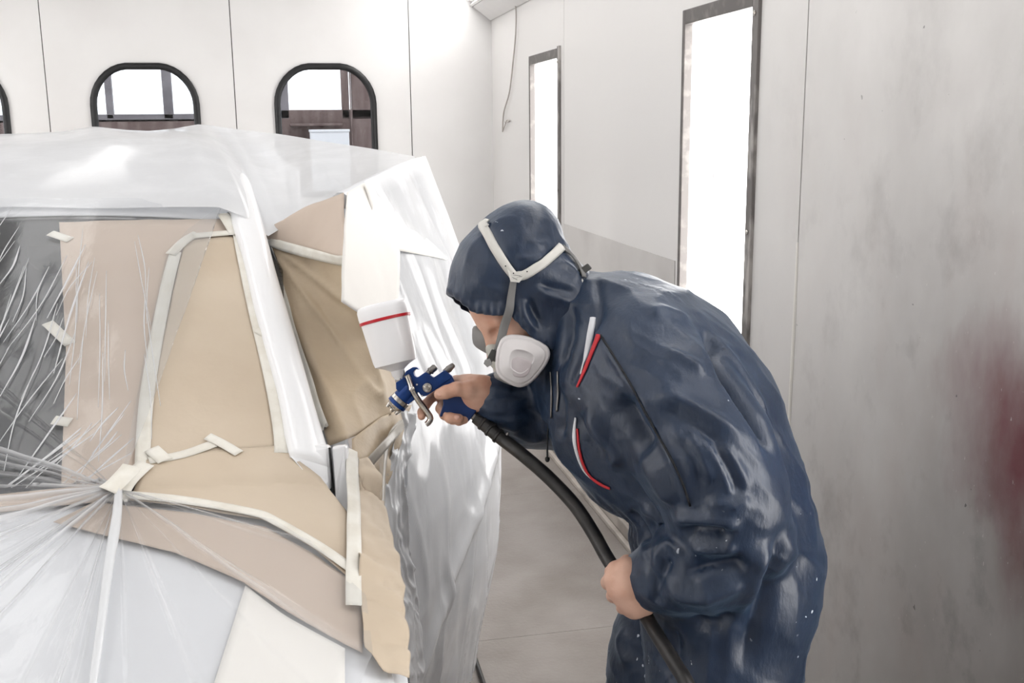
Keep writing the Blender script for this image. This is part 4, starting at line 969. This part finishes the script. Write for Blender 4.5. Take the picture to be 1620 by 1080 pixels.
FOLDS = [
    # valley between sleeve and back, shoulder crest
    fold_px([(1100, 516), (1130, 549), (1152, 593), (1184, 640), (1209, 678), (1228, 735)], .018, -.030), fold_px([(1029, 506), (1045, 494), (1095, 510)], .014, .009),
    fold_px([(1110, 520), (1150, 560), (1190, 620), (1215, 668)], .012, .008),
    # chest seam valley and hollow under it
    fold_px([(973, 621), (995, 665), (1030, 725)], .026, -.026), fold_px([(955, 535), (1000, 612), (1060, 722), (1092, 800)], .006, .0045, .05), fold_px([(925, 640), (955, 700), (990, 740)], .020, .010),
    fold_px([(900, 640), (935, 700), (975, 728)], .016, -.012), fold_px([(1010, 700), (1040, 760), (1070, 800)], .018, .009),
    # diagonal drag lines on the upper sleeve
    fold_px([(1042, 558), (1080, 565), (1120, 590)], .012, .007), fold_px([(1026, 615), (1090, 640), (1177, 690)], .012, .008), fold_px([(1040, 640), (1100, 672), (1150, 710)], .009, -.007),
    fold_px([(1060, 670), (1085, 710), (1102, 765)], .008, .006), fold_px([(1085, 680), (1110, 720), (1128, 770)], .008, .006), fold_px([(1110, 690), (1135, 730), (1160, 790)], .009, .007), fold_px([(1140, 700), (1165, 735), (1185, 780)], .008, .006),
    fold_px([(1072, 690), (1096, 730), (1112, 775)], .006, -.006), fold_px([(1122, 690), (1148, 735), (1172, 790)], .006, -.006),
    # elbow bunching
    fold_px([(1060, 812), (1097, 823), (1150, 828), (1165, 842)], .014, .014), fold_px([(1075, 838), (1120, 842), (1160, 848)], .016, -.020), fold_px([(1080, 905), (1123, 893), (1160, 890), (1185, 886)], .013, -.016), fold_px([(1030, 905), (1045, 870), (1065, 862), (1085, 885)], .010, .009),
    fold_px([(1110, 790), (1160, 800), (1190, 785)], .013, .009), fold_px([(1085, 862), (1130, 868), (1170, 862)], .012, .008), fold_px([(1045, 930), (1100, 945), (1150, 932), (1180, 912)], .016, .010), fold_px([(1060, 880), (1050, 900), (1040, 940)], .010, -.010),
    fold_px([(1025, 875), (1032, 910), (1040, 955)], .008, -.008, .05),
    # trousers
    fold_px([(1240, 820), (1225, 900), (1190, 990), (1170, 1070)], .020, -.014), fold_px([(1215, 850), (1195, 920), (1150, 1000)], .016, .010), fold_px([(1060, 985), (1065, 1040), (1050, 1080)], .02, -.012),
    fold_px([(1090, 975), (1130, 985), (1180, 960)], .015, -.012), fold_px([(1000, 990), (985, 1020), (1000, 1060)], .014, .009), fold_px([(1010, 800), (1040, 812), (1060, 840)], .012, .01), fold_px([(995, 800), (1020, 835), (1030, 860)], .01, -.01),
    # far sleeve and collar
    fold_px([(800, 660), (830, 690), (870, 690)], .012, .008), fold_px([(820, 640), (850, 660), (880, 700)], .010, -.008), fold_px([(945, 440), (948, 500), (925, 560), (905, 610)], .007, -.007, .05), fold_px([(905, 470), (900, 540), (880, 590)], .012, -.010),
    fold_px([(885, 600), (890, 650), (885, 700)], .010, -.008),
]
for k, (x, y) in enumerate([(952, 445), (968, 442), (985, 443), (1004, 446), (1024, 452)]): FOLDS.append(fold_px([(x, y), (x+22, y+10), (x+60, y+22+3*k)], .005, .0035))
disp = np.zeros(len(cV))
for (Pl, w, amp, ends) in FOLDS:
    Pl = np.array(Pl); d, t = seg_dist(cV, Pl); e = np.clip(np.minimum(t, 1-t)/max(ends, 1e-3), 0, 1); e = e*e*(3-2*e)
    disp += 1.35*amp*np.exp(-(d/w)**1.5)*e
# waist elastic: cinched ring with gathers
wc = at(1137, 792, 2.0); wx = at(1150, 885, 2.0)-at(1128, 775, 2.0); wx /= np.linalg.norm(wx)
hgt = (cV-wc)@wx; rad = (cV-wc)-hgt[:, None]*wx; a_, u_, v_ = frame_of(wx); ang = np.arctan2(rad@v_, rad@u_); inside = (np.linalg.norm(rad, axis=1) < .27)
facing = np.clip((((cV-CAM)@FW)-1.86)/.06, 0, 1)                                    # the near sleeve hangs in front of the waist
ring = np.exp(-(hgt/.022)**2)*inside*facing; soft = np.exp(-(hgt/.055)**2)*inside*facing
disp += -.014*ring + .0055*soft*np.sin(ang*40+2*np.sin(ang*7))
# elastic cuff of the far sleeve
cc = at(795, 632, 2.03); cd = np.linalg.norm(cV-cc, axis=1); cang = np.arctan2((cV-cc)@UP, (cV-cc)@FW); disp += .0035*np.exp(-(cd/.06)**2)*np.sin(cang*17+cd*90)
low_ = np.clip((1.0-cV[:, 2])/.15, 0, 1)                                    # drag lines run down the sleeve, then straight down the trousers
def creases(e1, e2, e3, f1, f2, sd):
    q = np.stack([cV@e1*f1, cV@e2*f2, cV@e3*f1*.5], -1); q[:, 0] += .8*noise3(q*.5, 1.0, sd+5); return 1-np.abs(noise3(q, 1.0, sd))
eA = RT*.80 + UP*.60; eB = RT*.60 - UP*.80
n1 = creases(eA, eB, FW, 17, 4.5, 91)*(1-low_) + creases(RT, UP, FW, 15, 3.5, 92)*low_
n2 = creases(RT*.5+UP*.87, RT*.87-UP*.5, FW, 34, 9, 93)
disp += .0065*(n1**5-.15) + .0028*(n2**4-.2)
cV = cV + N0*disp[:, None]; cV = relax(cV, cF, 1, .35)
suit = mesh('coverall', cV, cF, MT['coverall'], person)
shit = hitter(cV, cF); shit.default = 1.95
def piping(px, w, m, label=None, off=.0015, n=20):
    o = drape_ribbon('piping', shit, px, w, off, MT[m], suit, n, .0012); 
    if label: o['label'] = label
    return o
piping([(938, 503), (934, 530), (928, 560), (920, 592)], [.010, .012, .009, .003], 'stripe_white', 'white piping'); piping([(948, 530), (938, 555), (926, 585), (914, 612)], [.012, .010, .008, .004], 'stripe_red', 'red piping')
piping([(911, 660), (909, 690), (913, 715), (925, 745), (948, 764)], [.003, .008, .007, .005, .003], 'stripe_white', 'white piping'); piping([(914, 678), (918, 715), (930, 748), (950, 765), (966, 772)], [.003, .005, .006, .009, .006], 'stripe_red', 'red piping')
piping([(950, 530), (975, 570), (1000, 612), (1030, 668), (1060, 722), (1080, 765), (1092, 800)], .003, 'seam', None, .0012, 40)
piping([(872, 588), (874, 620), (873, 660)], .004, 'chrome_dark', 'grey zip', .002); piping([(883, 588), (884, 620), (882, 650)], .004, 'chrome_dark', 'grey zip', .002)
tube('drawstring', catmull([at(866, 575, 1.93), at(868, 640, 1.92), at(866, 700, 1.92), at(866, 722, 1.92)], 24), .0018, MT['seam'], suit, 8)
lathe('drawstring_end', at(866, 722, 1.92), -UP, [(0, .002), (.002, .0045), (.007, .0045), (.010, .002)], MT['black'], suit, 10)
for (A_, K_) in ((AL, KL), (AR, KR)):
    bt = Field(A_ - np.array([.25, .1, .11]), A_ + np.array([.12, .1, .14]), .006)
    bt.chain([(A_ + np.array([.0, 0, .1]), .055), (A_ + np.array([0, 0, -.03]), .058)], .02, .05); bt.chain([(A_ + np.array([.02, 0, -.045]), .05), (A_ + np.array([-.1, 0, -.05]), .045), (A_ + np.array([-.17, 0, -.055]), .038)], .03, .05)
    bt.v = np.maximum(bt.v, -(bt.P[..., 2]-.0))
    bv, bf_ = bt.mesh(1); bv[:, 2] = np.maximum(bv[:, 2], .001); mesh('boot', bv, bf_, MT['boot'], person)

# ---- hood: a shell over the head, open at the face
HD = 1.96
def hq(x, y, d=0.0): return at(x, y, HD+d)
hc = hq(825, 430); ho = Field(hc-.22, hc+.22, .004)
ho.P = ho.P.copy(); Pq = (ho.P - hc.astype(np.float32)); dpt = Pq@FW.astype(np.float32); save = ho.P
ho.P = save - (dpt*(1-1/1.22))[..., None]*FW.astype(np.float32)         # stretch sideways: heads are longer than wide, hood is roomy
def hs(x, y, r): return (hq(x, y), r/FPX*HD)
ho.chain([hs(780, 434, 68), hs(802, 424, 66)], .012); ho.chain([hs(822, 395, 62), hs(834, 378, 57), hs(840, 368, 46)], .010); ho.chain([hs(812, 400, 66), hs(845, 440, 60), hs(840, 478, 62)], .03)
ho.chain([hs(845, 440, 58), hs(890, 470, 52), hs(905, 500, 54)], .03); ho.chain([hs(765, 450, 52), hs(800, 455, 55), hs(835, 492, 52), hs(862, 505, 46)], .02); ho.chain([hs(862, 505, 46), hs(880, 540, 46)], .02); ho.chain([hs(768, 470, 54), hs(800, 500, 62), hs(845, 535, 56), hs(880, 560, 46)], .02)
outer = ho.v.copy(); P_ = save; sh = np.maximum(outer, -(outer+.009))
# opening: everything in front of and below the brim line
brim = [(690, 452), (712, 468), (745, 495), (772, 500), (800, 499), (818, 518), (845, 541), (875, 556), (900, 640)]
bx = np.array(brim, float)
Q = P_.reshape(-1, 3)-CAM; dq = Q@FW; px_ = 810+FPX*(Q@RT)/dq; py_ = 540-FPX*(Q@UP)/dq
skew = (dq-HD)*220.0                                                       # far side of the brim sits further forward (head is turned)
lim = np.interp(px_+skew*.35, bx[:, 0], bx[:, 1]) 
cutv = ((lim-py_)/FPX*HD).reshape(sh.shape)                                # > 0 above the brim
sh = np.maximum(sh, -cutv.astype(np.float32)); ho.v = sh.astype(np.float32)
hV, hF_ = ho.mesh(2); hN = vnormals(hV, hF_)
hhit = hitter(hV, hF_); hhit.default = 1.9
def hfold(px, w, amp, ends=.25): return ([hhit(x, y)[0] for x, y in catmull(px, max(6, 3*len(px)))], w, amp, ends)
HFOLDS = [hfold([(768, 360), (785, 395), (805, 425), (818, 440)], .009, -.006, .02), hfold([(822, 440), (850, 422), (880, 398)], .009, -.005, .02), hfold([(835, 385), (855, 390), (872, 380)], .008, .004), hfold([(815, 405), (840, 412), (872, 404)], .007, .004),
          hfold([(826, 470), (832, 500), (850, 525)], .008, .008), hfold([(836, 468), (845, 495), (862, 522)], .008, -.010), hfold([(840, 455), (870, 470), (905, 478)], .009, .007), hfold([(850, 448), (880, 455), (915, 462)], .007, -.006),
          hfold([(745, 440), (775, 455), (808, 462)], .008, .004), hfold([(735, 470), (770, 475), (805, 478)], .007, -.004), hfold([(872, 350), (880, 375), (884, 392)], .006, -.004), hfold([(800, 470), (806, 485), (812, 500)], .006, -.005), hfold([(880, 410), (905, 425), (918, 445)], .008, .006)]
hdsp = np.zeros(len(hV))
out_side = ((hV-HC)*hN).sum(1) > 0
for (Pl, w, amp, ends) in HFOLDS:
    d, t = seg_dist(hV, np.array(Pl)); e = np.clip(np.minimum(t, 1-t)/max(ends, 1e-3), 0, 1); hdsp += amp*np.exp(-(d/w)**2)*e
hdir = (hV-HC); hdir /= np.linalg.norm(hdir, axis=1)[:, None]
Q = hV-CAM; dq = Q@FW; px_ = 810+FPX*(Q@RT)/dq; py_ = 540-FPX*(Q@UP)/dq
brimd = np.abs(np.interp(px_, bx[:, 0], bx[:, 1])-py_); hdsp += .0022*np.exp(-(brimd/14)**2)*np.sin(px_*.55)
hdsp += .005*((1-np.abs(noise3(hV, 13, 95)))**3-.3)
hV = hV + hdir*hdsp[:, None]; hV = relax(hV, hF_, 1, .3)
hood = mesh('hood', hV, hF_, MT['coverall'], person); hhit = hitter(hV, hF_); hhit.default = 1.88

# ---- respirator
mf = Field(HC-.2, HC+.2, .004); mf.ell(hd(.070, .006, -.056), AX, (.048, .034, .048), .01); mf.add(hd(.108, .004, -.016), hd(.112, .004, -.04), .012, .018, .02)
mV, mF_ = mf.mesh(2); resp = mesh('respirator', mV, mF_, MT['mask_face'], person)
lathe('exhale_valve', hd(.122, 0, -.075), HF*.9-HU*.4, [(-.02, .022), (.004, .022), (.008, .018), (.009, .006)], MT['mask_grey'], resp, 20)
def cover(outline, d0, d1, c, m, steps, name, tilt=0.0, cm=None):
    o = catmull(outline + outline[:1], 65)[:-1]; c2 = np.array(c, float); rings = []
    for (k, dd) in steps:
        rings.append([at(*(c2 + (p-c2)*k), dd + tilt*(p[0]-c2[0])) for p in o])
    V = [v for r_ in rings for v in r_]; n = 64; Fc = [(i*n+k, i*n+(k+1) % n, (i+1)*n+(k+1) % n, (i+1)*n+k) for i in range(len(rings)-1) for k in range(n)] + [tuple((len(rings)-1)*n+k for k in range(n)), tuple(range(n))[::-1]]
    return mesh(name, V, Fc, m, resp)
ol = [(786, 552), (793, 536), (808, 529), (836, 532), (860, 543), (870, 556), (866, 574), (846, 600), (830, 611), (814, 611), (792, 598), (784, 584), (784, 566)]
cc_ = (824, 572)
fb = cover(ol, 0, 0, cc_, MT['mask_white'], [(.92, 1.905), (.985, 1.90), (1.0, 1.885), (1.0, 1.872), (.965, 1.864), (.90, 1.860), (.86, 1.861), (.84, 1.857), (.80, 1.855), (.50, 1.8535), (.47, 1.8515), (.44, 1.8515), (.41, 1.8545)], 'filter_cover', .00012)
oc = [(805, 585), (804, 570), (812, 563), (834, 567), (842, 575), (838, 590), (828, 598), (812, 596)]
cover(oc, 0, 0, (823, 580), MT['mask_centre'], [(.9, 1.862), (.92, 1.8535), (.80, 1.8525), (.3, 1.8525)], 'filter_pad', .00012)
cover([(786, 548), (800, 530), (838, 531), (868, 548), (866, 570), (845, 595), (820, 600), (795, 590)], 0, 0, cc_, MT['black'], [(.96, 1.935), (.98, 1.912), (.93, 1.904)], 'filter_seat')
cover([(747, 520), (752, 515), (772, 519), (797, 534), (800, 548), (788, 563), (772, 560), (752, 548), (747, 536)], 0, 0, (772, 540), MT['mask_grey'], [(.9, 2.06), (1.0, 2.05), (1.0, 2.012), (.94, 2.004)], 'far_filter', -.0003)
tube('filter_port', [hd(.06, .03, -.075), at(824, 572, 1.93)], .026, MT['mask_face'], resp, 18)
def strap(px, w, m, off=.003, n=26, name='strap', th=.0016): return drape_ribbon(name, hhit, px, w, off, MT[m], resp, n, th)
strap([(757, 341), (763, 354), (771, 370), (784, 394), (800, 418), (816, 438)], .0165, 'harness', .004, name='head_harness', th=.002)
strap([(814, 438), (834, 432), (858, 416), (886, 392)], .0165, 'harness', .005, name='head_harness', th=.002)
cvh = [(802, 424), (808, 430), (826, 431), (832, 432), (822, 446), (808, 446)]
extrude_outline('harness_plate', [hhit(x, y, .0075)[0] for x, y in cvh], FW*.002, MT['harness'], resp)
for (x, y) in ((801, 420), (815, 430), (833, 428)): lathe('harness_hole', hhit(x, y, .008)[0], -FW, [(0, .0013), (.0006, .0013)], MT['seam'], resp, 8)
for k in range(3): tube('harness_rib', [hhit(811, 436+3.2*k, .009)[0], hhit(824-2*k, 436+3.2*k, .009)[0]], .0005, MT['strap'], resp, 6)
sp_ = [hhit(814, 444, .006)[0], hhit(809, 468, .006)[0], hhit(803, 492, .006)[0], at(798, 515, 1.875), at(792, 540, 1.875), at(786, 562, 1.88), at(783, 572, 1.885)]
sp_ = catmull(sp_, 30); ribbon('strap', sp_, np.repeat((-FW)[None], 30, 0), [.011, .014, .0155, .0155, .014], MT['strap'], resp, .0014)
bkl = extrude_outline('buckle', [at(x, y, 1.872) for x, y in ((778, 552), (788, 556), (777, 575), (768, 571))], FW*.008, MT['buckle'], resp, .001)
extrude_outline('buckle_tab', [at(x, y, 1.87) for x, y in ((767, 569), (775, 567), (779, 576), (771, 581), (765, 575))], FW*.007, MT['mask_grey'], resp, .001)
strap([(888, 392), (900, 402), (916, 424), (922, 440)], .012, 'strap', .004, 16)
extrude_outline('neck_buckle', [at(x, y, 1.90) for x, y in ((912, 428), (930, 416), (937, 424), (919, 437))], FW*.012, MT['buckle'], resp, .002)
tube('neck_loop', catmull([at(914, 436, 1.90), at(921, 446, 1.895), at(917, 458, 1.897), at(909, 461, 1.90), at(908, 450, 1.90)], 18), .0032, MT['harness'], resp, 8)

# ================================================================== THE SPRAY GUN AND HOSE
gun = tag(empty('spray_gun', tuple(g(650, 620))), 'blue gravity-feed spray gun with white cup in the raised hand', 'spray gun')
def gx(name, px, w, m, bw=.0025, parent=gun, d=0.0, seg=3):
    return extrude_outline(name, [g(x, y, d-w/2) for x, y in px], FW*w, MT[m], parent, bw, seg)
gb = gx('gun_body', [(626, 605), (626.5, 615), (632.5, 623), (646, 639.5), (657, 631), (661, 619), (667, 627), (675, 626), (687, 618), (694, 612), (712, 600), (716, 595), (703.5, 585), (686, 597), (683, 595), (673.5, 588), (660, 597), (655.5, 594), (654, 588), (658, 583.5), (663, 585), (660, 581), (653, 580.5), (642, 587), (639, 595), (636, 599)], .026, 'gun_blue', .004)
lathe('barrel', g(650, 614), (g(622, 645)-g(650, 614)), [(0, .0165), (.02, .0175), (.034, .0185)], MT['gun_blue'], gun, 28)
ax = g(622, 645)-g(650, 614); ax /= np.linalg.norm(ax)
r0 = g(636, 630)
lathe('locking_ring', r0, ax, [(0, .0175), (.001, .0192), (.009, .0192), (.010, .018)], MT['chrome'], gun, 32)
lathe('ring_band', r0 + ax*.010, ax, [(0, .0196), (.0065, .0196), (.0075, .018)], MT['gun_blue'], gun, 32)
lathe('air_cap', r0 + ax*.0176, ax, [(0, .0168), (.004, .0150), (.008, .009), (.010, .0045), (.014, .003)], MT['chrome'], gun, 24)
pu = np.cross(ax, FW); pu /= np.linalg.norm(pu)
for s_ in (1, -1): tube('air_cap_horn', [r0 + ax*.018 + pu*s_*.012, r0 + ax*.031 + pu*s_*.0105], [.0045, .003], MT['chrome'], gun, 10)
# swivelling column inside body where the handle leaves
gx('handle_upper', [(683, 600), (704, 586), (716, 596), (722, 612), (706, 626), (690, 618)], .022, 'gun_blue', .004)
gx('grip', [(700, 614), (718, 606), (734, 632), (746, 641), (754, 650), (741, 667), (733, 663), (719, 656), (704, 652), (698, 660), (695, 658), (701, 640)], .026, 'grip_blue', .008, seg=4)
# trigger: bent chrome bar hung on the near side
tp = catmull([g(644, 593, -.017), g(649, 606, -.019), (g(652, 616, -.020)), g(658, 627, -.018), g(667, 640, -.012), g(676, 652, -.008), g(681, 661, -.006), g(678, 668, -.006), g(674, 671, -.006)], 40)
trg = ribbon('trigger', tp, np.repeat((-FW)[None], 40, 0), [.008, .0085, .008, .0085, .009, .0085, .0085, .007], MT['chrome'], gun, .004)
lathe('trigger_pivot', g(652, 615, -.021), -FW, [(0, .0055), (.004, .0055), (.006, .003)], MT['chrome'], trg, 16)
lathe('trigger_screw', g(646, 598, -.019), -FW, [(0, .003), (.003, .003)], MT['chrome_dark'], trg, 12)
lathe('fan_knob', g(676.5, 612.5, -.012), -FW, [(0, .0098), (.009, .0098), (.012, .0085), (.0125, .006), (.017, .0058), (.018, .003)], MT['chrome'], gun, 28)
ka = g(690, 579)-g(677, 590); lathe('needle_knob', g(676, 591), ka, [(0, .0055), (.006, .0055), (.007, .0075), (.010, .0075), (.0105, .0065), (.019, .0068), (.022, .0045)], MT['chrome_dark'], gun, 22)
ka = g(716, 578)-g(706, 587); lathe('fluid_knob', g(706, 587), ka, [(-.004, .0065), (.004, .0065), (.006, .0072), (.012, .0060), (.018, .0052), (.020, .003)], MT['chrome_dark'], gun, 22)
for (x, y) in ((660, 608), (668, 626)): lathe('guide_pin', g(x, y, -.014), -FW, [(0, .0018), (.006, .0018)], MT['chrome'], gun, 8)
# cup
cb, ct = g(632.5, 600), g(603, 480); ca = ct-cb; cl = np.linalg.norm(ca); ca /= cl
cup = lathe('cup', cb, ca, [(0, .0095), (.006, .0105), (.008, .0125), (.018, .0135), (.020, .016), (.026, .026), (.032, .0405), (.040, .0425), (cl-.030, .0475), (cl-.030, .0455)], MT['cup'], gun, 48)
lathe('lid', cb + ca*(cl-.0295), ca, [(0, .0490), (.008, .0498), (.020, .0496), (.026, .0475), (.029, .0435), (.0295, .020)], MT['cup'], cup, 48)
lathe('red_band', cb + ca*(cl-.0345), ca, [(0, .0483), (.0005, .0495), (.0055, .0498), (.006, .0486)], MT['red'], cup, 48)
lathe('cup_nut', cb - ca*.004, ca, [(0, .0105), (.006, .0105)], MT['chrome'], gun, 6)
lathe('hose_coupling', g(746, 655), g(756, 663)-g(746, 655), [(0, .008), (.008, .008), (.009, .0095), (.020, .0095), (.022, .008)], MT['chrome_dark'], gun, 20)
# air hose: from the coupling down through the left hand to the floor
hose = tag(empty('air_hose', tuple(g(756, 663))), 'black rubber air hose from gun handle through the lower hand', 'hose')
tube('hose_sleeve', catmull([g(752, 660, .0), g(768, 672, -.004), g(784, 686, -.012), g(800, 699, -.02)], 20), [.0115, .0135, .013, .0125], MT['hose'], hose, 18)
for t_ in (.25, .5, .75): 
    pth = catmull([g(752, 660, .0), g(768, 672, -.004), g(784, 686, -.012), g(800, 699, -.02)], 41); k = int(t_*40)
    lathe('sleeve_ring', pth[k], pth[min(k+1, 40)]-pth[k-1], [(-.003, .0138), (-.002, .0150), (.002, .0150), (.003, .0138)], MT['hose'], hose, 20)
lathe('ring_clip', g(799, 692, -.02), UP*.8+RT*.5, [(0, .003), (.010, .003), (.012, .0015)], MT['chrome_dark'], hose, 10)
e0 = l(1090, 1090, .0); 
hp_ = catmull([g(798, 697, -.02), at(830, 722, 1.96), at(870, 757, 1.94), at(910, 800, 1.915), at(938, 842, 1.895), at(958, 878, 1.875), l(975, 905, .028), l(992, 932, .028), l(1014, 962, .022), at(1040, 1005, 1.80), at(1068, 1050, 1.74), at(1095, 1100, 1.69), np.array([.622, 1.31, .72]), np.array([.655, 1.12, .42]), np.array([.68, .95, .12]), np.array([.70, .70, .014]), np.array([.6, .25, .014]), np.array([.2, -.6, .014])], 160)
tube('hose', hp_, .0128, MT['hose'], hose, 18)
# black cable on the floor beside the door film
def fz(x, y, z): 
    d = ray(x, y); return CAM + d*((z-CAM[2])/d[2])
tag(tube('cable', catmull([fz(735, 990, .012), fz(742, 1015, .008), fz(753, 1045, .008), fz(765, 1080, .008), fz(790, 1150, .008), fz(850, 1300, .008)], 40), .0075, MT['hose'], None, 12), 'thin black cable on the floor beside the hanging door film', 'cable')
